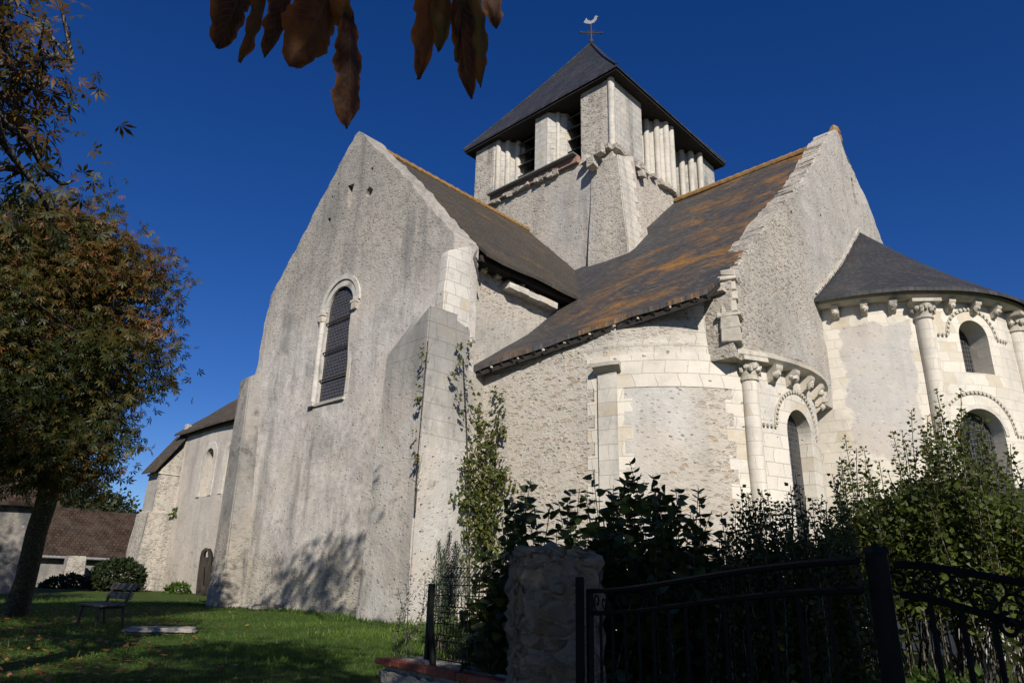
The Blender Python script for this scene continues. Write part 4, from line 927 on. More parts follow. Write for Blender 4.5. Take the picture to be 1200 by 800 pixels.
# iron gates
GA = at(691, 690, 4.42); GP = at(1032, 690, 2.62); GR = at(1275, 690, 2.62)
def scroll(mb, c, ax, r, turns, start, flip, th=.0048, n=26):
    pts = []
    for i in range(n + 1):
        t = i / n; a = start + flip * t * turns * 2 * math.pi; rr = r * (1 - .78 * t)
        pts.append(c + ax * (rr * math.cos(a)) + Vector((0, 0, rr * math.sin(a))))
    mb.tube(pts, th, 5)
def gate_leaf(name, A, B, za, zb, ga, gb, label, nb, stiles):
    """A: hinge side, B: meeting side; za, zb top rail heights; ga, gb gap to the second rail"""
    th = thing(name, (A.x, A.y, .1), label, 'gate', 'leaves of the iron garden gate')
    a = Vector((A.x, A.y, 0)); b = Vector((B.x, B.y, 0)); ax = (b - a).normalized(); L = (b - a).length
    def top(t): return za + (zb - za) * (3 * t * t - 2 * t ** 3 if abs(zb - za) > .03 else t)
    def gap(t): return ga + (gb - ga) * t
    N = 16
    for nm, off in (('top_rail', lambda t: 0), ('second_rail', lambda t: -gap(t))):
        pts = [a + ax * (L * i / N) + Vector((0, 0, top(i / N) + off(i / N))) for i in range(N + 1)]
        MB().tube(pts, .0125, 6).build(nm, M['iron_gate'], th)
    MB().tube([a + Vector((0, 0, .22)), b + Vector((0, 0, .22))], .0125, 6).build('bottom_rail', M['iron_gate'], th)
    for i in range(nb):
        t = (i + 1) / (nb + 1); p = a + ax * (L * t)
        MB().tube([p + Vector((0, 0, .2)), p + Vector((0, 0, top(t) - gap(t)))], .0085, 6).build('baluster', M['iron_gate'], th)
    ns = nb + 1 if nb < 8 else 7
    for i in range(ns):
        t = (i + .5) / ns; g = gap(t); c = a + ax * (L * t) + Vector((0, 0, top(t) - g / 2)); mb = MB()
        f = 1 if i % 2 else -1
        scroll(mb, c - ax * g * .42, ax, g * .43, 1.1, math.pi / 2 * f, f); scroll(mb, c + ax * g * .42, ax, g * .43, 1.1, -math.pi / 2 * f, f)
        mb.build('scroll', M['iron_gate'], th)
    for t in stiles:
        p = a + ax * (L * t); MB().box((p.x, p.y, .12 + (top(t) - .12) / 2), (.032, .032, top(t) - .1), math.atan2(ax.y, ax.x)).build('stile', M['iron_gate'], th)
    return th
zP = at(1012, 657, 2.62).z; zA = at(691, 692, 4.42).z; zP2 = at(1045, 661, 2.62).z; zR = at(1200, 676, 2.6).z
gL = gate_leaf('gate_leaf', GA, Vector((GP.x - .06 * rgt.x, GP.y - .06 * rgt.y, 0)), zA, zP, .12, .088, 'dark iron gate leaf hung between the rubble pillar and the thick iron post', 13, (0.0,))
gr = gate_leaf('gate_leaf', Vector((GP.x + .06 * rgt.x, GP.y + .06 * rgt.y, 0)), GR, zP2, zR - .03, .088, .135, 'dark iron gate leaf to the right of the thick iron post', 5, (1.0,))
mb = MB(); p = at(1186, 742, 2.6); scroll(mb, Vector((p.x, p.y, p.z + .02)), rgt.copy(), .035, 1.3, math.pi / 2, 1, .007); mb.build('scroll', M['iron_gate'], gr)
gp = thing('gate_post', (GP.x, GP.y, .0), 'thick square black iron post between the two gate leaves', 'post')
zt = at(1018, 646, 2.62).z
MB().box((GP.x, GP.y, zt / 2), (.052, .052, zt), va + R_(8)).build('shaft', M['iron_gate'], gp, bevel=.006)
MB().box((GP.x, GP.y, zt + .004), (.06, .06, .02), va + R_(8), .8).build('cap', M['iron_gate'], gp)
hp = Vector((GA.x - .03, GA.y - .03, 0)); zt = at(691, 676, 4.42).z
tag(MB().box((hp.x - .02, hp.y, zt / 2), (.045, .045, zt), va + .1).build('hinge_post', M['iron_gate'], None, bevel=.005), 'slim dark green iron hinge post fixed to the rubble pillar', 'post')

# bench
A = onground(110, 738); B = onground(86.5, 732); ax = (B - A); ax.z = 0; ax.normalize(); side = Vector((ax.y, -ax.x, 0))
if side.dot(rgt) < 0: side = -side
A.z = ground_z(A.x, A.y) - .01
BS = .77
bn = thing('park_bench', A, 'old wooden slatted bench standing alone on the lawn by the big tree', 'bench')
def bx(o, l, d, z): return A + ax * l * BS + side * d * BS + Vector((0, 0, z * BS))
def slat(name, l0, l1, d, z, w, t, tilt, mat):
    dv = (side * math.cos(tilt) + Vector((0, 0, math.sin(tilt)))); nv = ax.cross(dv)
    return MB().box(bx(0, (l0 + l1) / 2, d, z), ((l1 - l0) * BS, w * BS, t * BS), axes=(ax, dv, nv)).build(name, mat, bn, bevel=.006)
M['benchwood'] = plain('grey_bench_wood', (.075, .066, .055), (.17, .155, .135), 8, .8, .5, .01, stretch=(1, 1, 3))
for k in range(3): slat('seat_slat', -.1, 1.45, .06 + .155 * k, .44 + .012 * k, .135, .035, .08, M['benchwood'])
for k in range(2): slat('backrest_slat', -.1, 1.45, .53 + .045 * k, .62 + .17 * k, .13, .03, 1.3, M['benchwood'])
for l in (.08, 1.27):
    MB().tube([bx(0, l, .03, 0), bx(0, l, .05, .42)], .022, 6).tube([bx(0, l, .0, .01), bx(0, l, .14, .01)], .02, 6).build('leg', M['iron'], bn)
    MB().tube([bx(0, l, .52, 0), bx(0, l, .46, .42), bx(0, l, .60, .88)], .022, 6).tube([bx(0, l, .44, .01), bx(0, l, .6, .01)], .02, 6).build('leg', M['iron'], bn)
    MB().tube([bx(0, l, .02, .41), bx(0, l, .47, .42)], .02, 6).build('seat_bearer', M['iron'], bn)
# flat stone on the lawn
p = onground(188, 742)
tag(rough_block('flat_stone', (p.x, p.y, ground_z(p.x, p.y) + .04), (.95, .45, .10), va + .25, M['lowwall'], None, 6, .015, 3), 'flat pale stone slab lying on the lawn near the bench', 'stone')
# rubble lying at the foot of the wall
for i in range(12):
    x = -19.1 + .19 * i + rnd.uniform(-.1, .1); y = 9.82 - rnd.uniform(0, .35); s = rnd.uniform(.1, .26)
    tag(rough_block('fallen_stone', (x, y, ground_z(x, y) + s * .2), (s * 1.4, s, s * .7), rnd.uniform(0, 3), M['lowwall'], None, 2, .02, i), 'small pale stone lying at the foot of the transept wall', 'stone', 'stones lying at the foot of the transept wall')
M['slabwood'] = plain('blackened_wood', (.018, .015, .012), (.045, .038, .03), 9, .85, .5, .01, stretch=(1, 1, .25))
# tall dark weathered slab with a pierced top
q = onground(240, 696); d = 25.0; q = at(239, 690, d); q.z = ground_z(q.x, q.y) - .1
def sp(px, py):
    w = at(px, py, d); return w
def slab(px_outline, hole, thick):
    o = [at(px, py, d) for px, py in px_outline]; h = [[at(px, py, d) for px, py in hh] for hh in hole]
    def loc(v): w = v - q; return (w.dot(rgt), w.z)
    L = [[Vector((*loc(v), 0)) for v in o]] + [[Vector((*loc(v), 0)) for v in hh] for hh in h]
    tri = tessellate_polygon(L); flat = [v for l in L for v in l]; n = len(flat)
    vs = [q + rgt * v.x + Vector((0, 0, v.y)) + fwd * s * thick / 2 for s in (-1, 1) for v in flat]
    fs = [tuple(t) for t in tri] + [tuple(k + n for k in reversed(t)) for t in tri]; b = 0
    for l in L:
        for i in range(len(l)): fs.append((b + i, b + (i + 1) % len(l), b + (i + 1) % len(l) + n, b + i + n))
        b += len(l)
    return MB().add(vs, fs)
ol = [(229, 697), (231, 675), (234, 652), (236, 645), (241, 641.5), (246, 642.5), (248.5, 647), (249.5, 653), (248.5, 676), (248, 698)]
hl = [[(239, 652.5), (239.5, 647), (242, 644.5), (244.5, 646), (245, 652.5)], [(239, 686), (240.2, 664), (241.6, 664), (240.8, 686)]]
tag(slab(ol, hl, .16).build('pierced_slab', M['slabwood'], None, bevel=0), 'tall dark weathered wooden slab with a pierced rounded top, leaning by the nave wall', 'wooden slab')
# barn beyond, and the grey house wall on the left
M['rooftile'] = plain('brown_roof_tiles', (.055, .028, .02), (.13, .075, .05), 5, .9, .8, .03, stretch=(1, 1, 2.5))
b = NB('brown_tile_rows'); bt = b.node('ShaderNodeTexBrick', {'Vector': b.uv(), 'Color1': (.030, .019, .015), 'Color2': (.065, .042, .030), 'Mortar': (.02, .014, .012), 'Scale': 1.0, 'Mortar Size': .02, 'Brick Width': .2, 'Row Height': .22})  # tile colours darkened to carry the shade on the barn roof
M['rooftile'] = b.finish(b.mix(b.math('MULTIPLY', b.rng(b.noise(b.obj(), 1.2, 5, .7), .4, .65), .6), bt.outputs[0], (.075, .06, .045)), .9, b.math('SUBTRACT', b.noise(b.obj(), 8, 4, .6), bt.outputs['Fac']), .7, .04, .1)
M['barnwall'] = stone('barn_render', 'plaster', [], rub=.25, plaster=((.16, .155, .145), (.25, .24, .22)), grime=.8, bump=.5)
M['housewall'] = stone('house_render', 'plaster', [], rub=.1, plaster=((.06, .064, .066), (.10, .104, .105)), grime=.5, bump=.5)  # render colour darkened to stand in for tree shade on the wall
a = at(30, 690, 45); b_ = at(215, 690, 47); a.z = b_.z = 0; bd = (b_ - a).normalized(); bw = Vector((-bd.y, bd.x, 0))
if bw.dot(fwd) < 0: bw = -bw
bL = (b_ - a).length; ze = at(100, 652, 45).z; zr = at(100, 595, 47.5).z
bn_ = thing('barn', ((a + b_) / 2 + bw * 2.5) + Vector((0, 0, 1.1)), 'low barn with pale walls and a brown tiled roof behind the bench', 'barn')
mb = MB(); pr = [(0, .3), (0, ze), (3.0, zr - .15), (6.0, ze), (6.0, .3)]
vs = [a + bd * l + bw * w + Vector((0, 0, z)) for l in (0, bL) for w, z in pr]; n = 5
mb.add(vs, [tuple(range(5)), tuple(range(9, 4, -1))] + [(i, (i + 1) % 5, (i + 1) % 5 + 5, i + 5) for i in range(5)])
mb.build('wall', M['barnwall'], bn_)
sheet('roof', lerp_rows(a - bd * .3 - bw * .3 + Vector((0, 0, ze - .05)), b_ + bd * .3 - bw * .3 + Vector((0, 0, ze - .05)), a - bd * .3 + bw * 3 + Vector((0, 0, zr)), b_ + bd * .3 + bw * 3 + Vector((0, 0, zr)), 12, 6), M['rooftile'], bn_, .1, .08)
sheet('roof', lerp_rows(a - bd * .3 + bw * 6.3 + Vector((0, 0, ze - .05)), b_ + bd * .3 + bw * 6.3 + Vector((0, 0, ze - .05)), a - bd * .3 + bw * 3 + Vector((0, 0, zr)), b_ + bd * .3 + bw * 3 + Vector((0, 0, zr)), 6, 3), M['rooftile'], bn_, .1, .05)
gq = a + bw * -.36 + Vector((0, 0, ze - .08))
MB().tube([gq - bd * .3, gq + bd * (bL + .3)], .07, 8).build('gutter', M['lead'], bn_)
pq = at(81, 690, 44.3)
hexa('brick_pier', (pq.x - .35, pq.x + .35, pq.y - .5, pq.y + .5), (pq.x - .3, pq.x + .3, pq.y - .42, pq.y + .42), .9, (ze + .0, ze + .0), M['nave_butt'], bn_, .02, 3)
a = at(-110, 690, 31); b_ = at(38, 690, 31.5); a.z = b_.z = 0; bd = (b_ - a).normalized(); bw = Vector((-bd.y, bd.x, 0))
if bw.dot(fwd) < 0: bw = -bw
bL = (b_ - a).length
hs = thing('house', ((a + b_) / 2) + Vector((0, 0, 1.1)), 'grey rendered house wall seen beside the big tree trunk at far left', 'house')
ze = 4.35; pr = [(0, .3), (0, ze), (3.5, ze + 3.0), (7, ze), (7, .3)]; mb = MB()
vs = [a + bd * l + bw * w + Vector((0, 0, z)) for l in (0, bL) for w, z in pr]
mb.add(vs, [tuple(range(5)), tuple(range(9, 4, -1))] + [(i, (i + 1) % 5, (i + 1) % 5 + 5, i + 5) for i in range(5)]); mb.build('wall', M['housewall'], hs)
for w0, w1 in ((-.3, 3.5), (7.3, 3.5)):
    sheet('roof', lerp_rows(a - bd * .2 + bw * w0 + Vector((0, 0, ze - .18)), b_ + bd * .2 + bw * w0 + Vector((0, 0, ze - .18)), a - bd * .2 + bw * w1 + Vector((0, 0, ze + 3.15)), b_ + bd * .2 + bw * w1 + Vector((0, 0, ze + 3.15)), 8, 4), M['rooftile'], hs, .1, .05)
# small slate-roofed annexe at the far right, behind the tall shrub
an = thing('annexe', (.6, 12.2, .9), 'low rendered annexe with a dark slate roof at the right edge, behind the tall shrub', 'annexe')
pg = at(1118, 650, 9.6); qg = at(1186, 650, 10.9); pg.z = qg.z = 0; gd = (qg - pg).normalized(); gL = (qg - pg).length; zg_ = at(1150, 668, 10).z; gc = (pg + qg) / 2
M['annexwall'] = stone('annexe_render', 'plaster', [], rub=.1, plaster=((.38, .37, .345), (.50, .485, .45)), grime=.4, bump=.5)
tag(rough_block('garden_wall', (gc.x, gc.y, (zg_ + .5) / 2), (gL, .34, zg_ - .5), math.atan2(gd.y, gd.x), M['annexwall'], None, 8, .012, 9), 'grey rendered garden wall behind the stems of the tall shrub', 'wall')
p = at(1182, 650, 11.0); q2 = at(1380, 650, 12.5); p.z = q2.z = 0; bd = (q2 - p).normalized(); bw = Vector((-bd.y, bd.x, 0))
if bw.dot(fwd) < 0: bw = -bw
bL = (q2 - p).length; ze = at(1195, 598, 11).z; zr = ze + .45
vs = [p + bd * l + bw * w + Vector((0, 0, z)) for l in (0, bL) for w, z in ((0, .5), (0, ze), (1.4, zr), (2.8, ze), (2.8, .5))]
MB().add(vs, [tuple(range(5)), tuple(range(9, 4, -1))] + [(i, (i + 1) % 5, (i + 1) % 5 + 5, i + 5) for i in range(5)]).build('wall', M['annexwall'], an)
for w0 in (-.25, 3.05):
    sheet('roof', lerp_rows(p - bd * .15 + bw * w0 + Vector((0, 0, ze - .06)), q2 + bd * .15 + bw * w0 + Vector((0, 0, ze - .06)), p - bd * .15 + bw * 1.4 + Vector((0, 0, zr + .08)), q2 + bd * .15 + bw * 1.4 + Vector((0, 0, zr + .08)), 6, 4), M['slate_apse'], an, .07, .02)
# ---------------------------------------------------------------- plants
T_DIA = (np.array([(0, 0, 0), (.3, .42, -.07), (0, 1, .02), (-.3, .42, -.07), (0, .5, .05)], 'f'), [(0, 1, 4), (1, 2, 4), (4, 2, 3), (0, 4, 3)])
T_HEART = (np.array([(0, 0, 0), (.26, -.10, -.03), (.45, .12, -.08), (.36, .50, -.08), (0, 1.05, -.06), (-.36, .50, -.08), (-.45, .12, -.08), (-.26, -.10, -.03), (0, .42, .05)], 'f'),
           [(0, 1, 8), (1, 2, 8), (2, 3, 8), (3, 4, 8), (4, 5, 8), (5, 6, 8), (6, 7, 8), (7, 0, 8)])
def palmate():
    vs = []; fs = []
    for k, a in enumerate((-80, -40, 0, 40, 80)):
        L = (.62, .88, 1.0, .88, .62)[k]; a = R_(a); ca, sa = math.cos(a), math.sin(a); b = len(vs)
        for x, y, z in ((0, .04, 0), (.13, .58, -.06), (0, 1, -.26), (-.13, .58, -.06), (0, .55, -.02)):
            x *= L; y *= L; vs.append((x * ca + y * sa, -x * sa + y * ca, z * L))
        fs += [(b, b + 1, b + 4), (b + 1, b + 2, b + 4), (b + 4, b + 2, b + 3), (b, b + 4, b + 3)]
    return np.array(vs, 'f'), fs
T_PALM = palmate()
T_BLADE = (np.array([(-.5, 0, 0), (.5, 0, 0), (.3, .55, .06), (0, 1, .22)], 'f'), [(0, 1, 2), (0, 2, 3)])
RS = np.random.RandomState(5)
def leaves(name, pos, ydir, size, mat, parent=None, template=T_DIA, width=1.0, spin=1.0, tint=None, rs=RS, kind=None, updir=None):
    """many small leaves in one mesh: pos (N,3), ydir (N,3) the way each leaf points"""
    pos = np.asarray(pos, 'f'); N = len(pos); y = np.asarray(ydir, 'f'); y = y / (np.linalg.norm(y, axis=1, keepdims=True) + 1e-9)
    ref = rs.normal(size=(N, 3)) * spin + (np.array([0, 0, 1.0]) if updir is None else updir)
    x = np.cross(y, ref); x /= (np.linalg.norm(x, axis=1, keepdims=True) + 1e-9); z = np.cross(x, y)
    size = np.broadcast_to(np.asarray(size, 'f'), (N,))[:, None, None]
    tv, tf = template; k = len(tv)
    V = pos[:, None, :] + size * (tv[None, :, 0:1] * width * x[:, None, :] + tv[None, :, 1:2] * y[:, None, :] + tv[None, :, 2:3] * z[:, None, :])
    V = V.reshape(-1, 3)
    F = np.array(tf); nf = len(F); FF = (np.arange(N)[:, None, None] * k + F[None]).reshape(-1, 3)
    me = bpy.data.meshes.new(name); me.vertices.add(len(V)); me.vertices.foreach_set('co', V.ravel().astype('f'))
    me.loops.add(FF.size); me.loops.foreach_set('vertex_index', FF.ravel().astype('i'))
    me.polygons.add(len(FF)); me.polygons.foreach_set('loop_start', np.arange(0, FF.size, 3, dtype='i')); me.polygons.foreach_set('loop_total', np.full(len(FF), 3, 'i'))
    me.update(calc_edges=True)
    t = rs.rand(N) if tint is None else np.asarray(tint)
    at_ = me.attributes.new('tint', 'FLOAT', 'POINT'); at_.data.foreach_set('value', np.repeat(t, k).astype('f'))
    me.materials.append(mat); me.polygons.foreach_set('use_smooth', [True] * len(FF))
    o = link(name, me, parent)
    if kind: o['kind'] = kind
    return o
M['bark'] = bark('chestnut_bark', (.05, .042, .036), (.145, .13, .11), 2.4); M['pale_twig'] = bark('pale_grey_twig', (.13, .11, .085), (.32, .28, .22), 3.0); M['twig'] = bark('grey_twig', (.05, .042, .034), (.13, .115, .095), 3.0)
M['lf_chest'] = foliage('chestnut_autumn_leaf', [(.0, (.022, .034, .008)), (.3, (.045, .052, .010)), (.55, (.095, .066, .014)), (.75, (.135, .060, .014)), (.93, (.12, .042, .012)), (1.0, (.20, .10, .018))], .3)
M['lf_chest2'] = foliage('chestnut_green_leaf', [(.0, (.022, .032, .009)), (.34, (.045, .050, .012)), (.55, (.085, .05, .014)), (.9, (.10, .042, .012)), (1.0, (.24, .13, .02))], .35)
M['lf_lilac'] = foliage('lilac_leaf', [(.0, (.020, .036, .010)), (.6, (.036, .060, .015)), (1.0, (.075, .10, .02))], .22, .45)
M['lf_privet'] = foliage('privet_leaf', [(.0, (.022, .035, .008)), (.5, (.042, .060, .012)), (.85, (.075, .092, .018)), (.96, (.11, .11, .02)), (1.0, (.34, .22, .02))], .3, .45)
M['lf_tall'] = foliage('tall_shrub_leaf', [(.0, (.034, .050, .010)), (.5, (.070, .095, .018)), (.85, (.11, .13, .025)), (.97, (.14, .11, .022)), (1.0, (.22, .12, .02))], .33, .5)
M['lf_ivy'] = foliage('ivy_leaf', [(.0, (.022, .040, .010)), (.5, (.062, .080, .016)), (1.0, (.15, .145, .03))], .3)
M['lf_dark'] = foliage('dark_hedge_leaf', [(.0, (.010, .020, .007)), (1.0, (.025, .040, .012))], .15)
M['lf_juniper'] = foliage('juniper_leaf', [(.0, (.04, .065, .04)), (1.0, (.095, .125, .085))], .2)
M['lf_green'] = foliage('fresh_green_leaf', [(.0, (.035, .07, .012)), (1.0, (.09, .15, .025))], .35)
M['lf_far'] = foliage('far_tree_leaf', [(.0, (.022, .030, .012)), (1.0, (.06, .07, .026))], .2)
M['grass'] = foliage('grass_blade', [(.0, (.026, .050, .008)), (.6, (.054, .112, .013)), (1.0, (.095, .15, .024))], .35, .5)
M['yucca'] = foliage('yucca_leaf', [(.0, (.10, .15, .13)), (1.0, (.17, .22, .18))], .15)

def rdir(rs, n):
    v = rs.normal(size=(n, 3)); return v / np.linalg.norm(v, axis=1, keepdims=True)
def grow_tree(name, label, base, trunk_pts, trunk_r, lobes, nclump, per, leafsize, mat, seed, template=T_PALM, clump_r=.55, cat='tree', fork=.55, twig_n=1, group=None, keep=None, rin=.45, limbk=.42):
    """trunk, limbs towards the lobes of the crown, twigs to every leaf clump, leaves hanging from the twigs"""
    rs = np.random.RandomState(seed); root = thing(name, base, label, cat, group)
    tp = [Vector(p) for p in trunk_pts]
    mb = MB(); fine = []
    for i in range(len(tp) - 1):
        for t in np.linspace(0, 1, 6, endpoint=False): fine.append(tp[i].lerp(tp[i + 1], t))
    fine.append(tp[-1]); rr = [trunk_r * (1.35 if i == 0 else 1.18 if i == 1 else 1.0) * (1 - .45 * i / len(fine)) for i in range(len(fine))]
    fine = [p + Vector((noise.noise(p * .8), noise.noise(p * .8 + Vector((5, 0, 0))), 0)) * trunk_r * .25 for p in fine]
    mb.tube(fine, rr, 14); mb.build('trunk', M['bark'], root, True)
    # limbs
    limbs = []; lb = MB()
    for (c, r) in lobes:
        c = Vector(c); j = int(len(fine) * (fork + (1 - fork) * rs.rand())) - 1; s = fine[max(1, min(j, len(fine) - 1))]
        n = 9; pts = []
        for i in range(n + 1):
            t = i / n; p = s.lerp(c, t); p.z += (c - s).length * .14 * math.sin(math.pi * t); p += Vector(rs.normal(size=3)) * .05 * (c - s).length * t * (1 - t) * 2; pts.append(p)
        lb.tube(pts, [trunk_r * limbk * (1 - .85 * i / n) + .008 for i in range(n + 1)], 7); limbs.append(pts)
    allp = np.array([p for l in limbs for p in l[3:]])
    P = []; Y = []; T = []; w = np.array([max(r) ** 2 for c, r in lobes]); w /= w.sum()
    for q in range(nclump):
        li = rs.choice(len(lobes), p=w); c, r = lobes[li]; d = rdir(rs, 1)[0]; rad = (rin + (1 - rin) * rs.rand() ** .6)
        cp = np.array(c) + d * np.array(r) * rad
        if keep and not keep(cp): continue
        k = np.argmin(((allp - cp) ** 2).sum(1)); a = Vector(allp[k]); b = Vector(cp)
        for tw in range(twig_n):
            m = a.lerp(b, .55) + Vector(rs.normal(size=3)) * .12 * (b - a).length; lb.tube([a, m, b], [.022, .013, .006], 4, False)
        n = int(per * rs.uniform(.5, 1.4)); off = rs.normal(size=(n, 3)) * clump_r * np.array([1, 1, .7]) * .6
        pp_ = cp + off; P.append(pp_); y = off * .8 + np.array([0, 0, -.35]) + rs.normal(size=(n, 3)) * .35; Y.append(y)
        T.append(np.clip(rs.normal(.36 + .16 * d[2] * rad + .12 * (rad - .7), .17, n) + rs.normal(0, .1) + .45 * noise.noise(Vector(cp) * .45), 0, 1))
    lb.build('limbs', M['bark'], root, True)
    P = np.concatenate(P); Y = np.concatenate(Y); T = np.concatenate(T)
    if keep: 
        k = np.array([keep(p) for p in P]); P, Y, T = P[k], Y[k], T[k]
    leaves('crown', P, Y, leafsize * rs.uniform(.65, 1.2, len(P)), mat, root, template, 1.0, .7, T, rs)
    return root
# big tree on the lawn
b0 = onground(18, 722); tx, ty = b0.x, b0.y
tb = at(60, 560, 13.6)
def W(px, py, d): p = at(px, py, d); return (p.x, p.y, p.z)
lob = [(W(30, 400, 13.8), (1.9, 1.9, 2.0)), (W(120, 335, 13.6), (1.05, 1.2, 1.05)), (W(135, 420, 13.4), (.9, 1.0, .9)), (W(90, 275, 13.8), (.8, .9, .7)), (W(20, 490, 13.2), (1.4, 1.4, 1.0)),
       (W(112, 490, 13.3), (.75, .8, .65)), (W(-80, 360, 14.2), (2.2, 2.2, 2.2)), (W(-70, 490, 13.8), (1.5, 1.5, 1.1)), (W(175, 335, 13.2), (.42, .5, .5)), (W(178, 395, 13.2), (.32, .4, .35)), (W(120, 555, 13.0), (.42, .45, .28)), (W(40, 300, 13.9), (1.2, 1.2, 1.0)), (W(60, 535, 13.4), (.95, .95, .5)), (W(10, 420, 15.4), (1.8, 1.8, 2.0)), (W(-170, 430, 14.2), (1.9, 2, 2.2)), (W(128, 238, 13.8), (.22, .25, .3)), (W(150, 275, 13.6), (.3, .35, .3))]
grow_tree('chestnut_tree', 'large chestnut tree with rusty autumn leaves and a thick grey trunk on the lawn', (tx, ty, b0.z), [(tx, ty, b0.z - .15), (tb.x, tb.y, tb.z), W(58, 430, 13.7), W(60, 330, 13.8)], .175, lob, 1300, 30, .135, M['lf_chest'], 3, clump_r=.36)
# nearer chestnut whose branches reach in at the upper left
nb = at(-420, 690, 5.2)
def keepn(p):
    w = Vector(p) - EP; s = w.dot(rgt); f_ = w.dot(fwd)
    if f_ < .5: return True
    return True
lob = [(W(-30, 150, 6.0), (.75, .75, .9)), (W(25, 200, 6.1), (.42, .45, .5)), (W(40, 100, 6.3), (.35, .35, .3)), (W(5, 60, 6.0), (.6, .5, .4)), (W(85, 70, 6.4), (.22, .22, .12)), (W(60, 255, 6.2), (.22, .22, .16)), (W(70, 215, 6.2), (.2, .2, .15)), (W(-90, 60, 6.5), (1.0, 1.0, 1.1)), (W(-180, -50, 6.5), (1.5, 1.5, 1.5)), (W(-260, 60, 6.2), (1.4, 1.4, 1.4)), (W(-420, 0, 6.5), (1.8, 1.8, 1.8)), (W(-330, -150, 7.5), (1.7, 1.7, 1.5))]
grow_tree('chestnut_tree', 'nearer chestnut branches with brown and green leaves reaching in at the upper left corner', (nb.x, nb.y, .1), [(nb.x, nb.y, -.1), (nb.x + .1, nb.y, 2.2), (nb.x + .2, nb.y + .3, 4.4), W(-330, 0, 6.2)], .24, lob, 330, 16, .135, M['lf_chest2'], 8, clump_r=.27, rin=.1, limbk=.17)
# unseen chestnut added left of the view to shade the house wall
q = (-20.0, -.6); lob = [((q[0] + dx_, q[1] + dy_, z_), (r_, r_, r_ * .9)) for dx_, dy_, z_, r_ in ((0, 0, 8.2, 2.2), (1.5, .8, 7.2, 1.6), (-1.6, .6, 7.0, 1.7), (.4, -1.6, 7.2, 1.6), (-.6, 1.9, 6.6, 1.4), (0, 0, 6.0, 1.9))]
grow_tree('chestnut_tree', 'unseen chestnut tree added left of the view to shade the grey house wall', (*q, .95), [(*q, .8), (*q, 3.0), (q[0], q[1], 7.5)], .26, lob, 420, 26, .18, M['lf_chest'], 15, clump_r=.5)
# the tree behind the camera that shades the gate; one limb hangs its last brown leaves into the top of the view
sb = Vector((4.6, -1.2, 0)); lob = []
for i, (x, y, z, r) in enumerate(((4.2, -.6, 6.0, 1.9), (6.3, -.9, 5.6, 1.6), (3.6, -2.4, 5.8, 1.8), (2.8, .6, 4.6, 1.1), (1.2, -3.2, 5.4, 1.5), (-.6, -3.2, 5.2, 1.2), (-1.5, -.85, 5.7, .95), (-.3, -.75, 5.8, .85), (2.4, -4.4, 6.0, 1.6), (6.4, -2.0, 6.3, 1.8), (4.6, -.6, 7.6, 1.6), (3.0, -1.0, 4.6, 1.2))):
    lob.append(((x, y, z), (r, r, r * .85)))
lob += [((-5.5, 2.4, 9.3), (.75, .75, .5)), ((-6.6, 1.9, 9.4), (.7, .7, .5))]
shade = grow_tree('chestnut_tree', 'large brown chestnut leaves hanging from a branch at the top of the picture', (sb.x, sb.y, 0), [(sb.x, sb.y, -.2), (sb.x, sb.y + .1, 2.2), (sb.x - .1, sb.y + .2, 4.2), (sb.x, sb.y, 6.6)], .26, lob, 720, 24, .22, M['lf_chest'], 12, clump_r=.55, limbk=.3)
b = NB('withered_brown_leaf'); ob = b.obj(); n1 = b.noise(ob, 14, 5, .7); tn = b.node('ShaderNodeAttribute', attribute_name='tint').outputs['Fac']
col = b.ramp(b.math('ADD', b.math('MULTIPLY', tn, .5), b.math('MULTIPLY', n1, .5)), [(.3, (.024, .010, .004)), (.45, (.065, .024, .008)), (.58, (.16, .06, .013)), (.7, (.075, .068, .014))])
u_, v_, _ = b.sep(b.uv()); au = b.math('ABSOLUTE', u_); vein = b.math('MAXIMUM', b.rng(au, .02, .06, 1.0, 0.0), b.rng(b.math('ABSOLUTE', b.math('SUBTRACT', b.math('FRACT', b.math('MULTIPLY', b.math('SUBTRACT', v_, b.math('MULTIPLY', au, .14)), 15.0)), .5)), .03, .10, 1.0, 0.0))
col = b.mix(b.math('MULTIPLY', b.rng(b.math('ADD', au, b.math('MULTIPLY', n1, .6)), .95, 1.35), .8), col, (.22, .085, .016))
col = b.mix(b.math('MULTIPLY', vein, .55), col, (.115, .07, .025))
p_ = b.node('ShaderNodeBsdfPrincipled', {'Base Color': col, 'Roughness': .7}); t_ = b.node('ShaderNodeBsdfTranslucent', {'Color': b.mix(1.0, col, (2.2, 1.7, 1.2), 'MULTIPLY')}); bp = b.node('ShaderNodeBump', {'Strength': .5, 'Distance': .01, 'Height': b.noise(ob, 55, 4, .7)})
b.t.links.new(bp.outputs[0], p_.inputs['Normal']); mx = b.node('ShaderNodeMixShader', {0: .45, 1: p_.outputs[0], 2: t_.outputs[0]}); b.t.links.new(mx.outputs[0], b.out.inputs[0]); M['withered'] = b.m
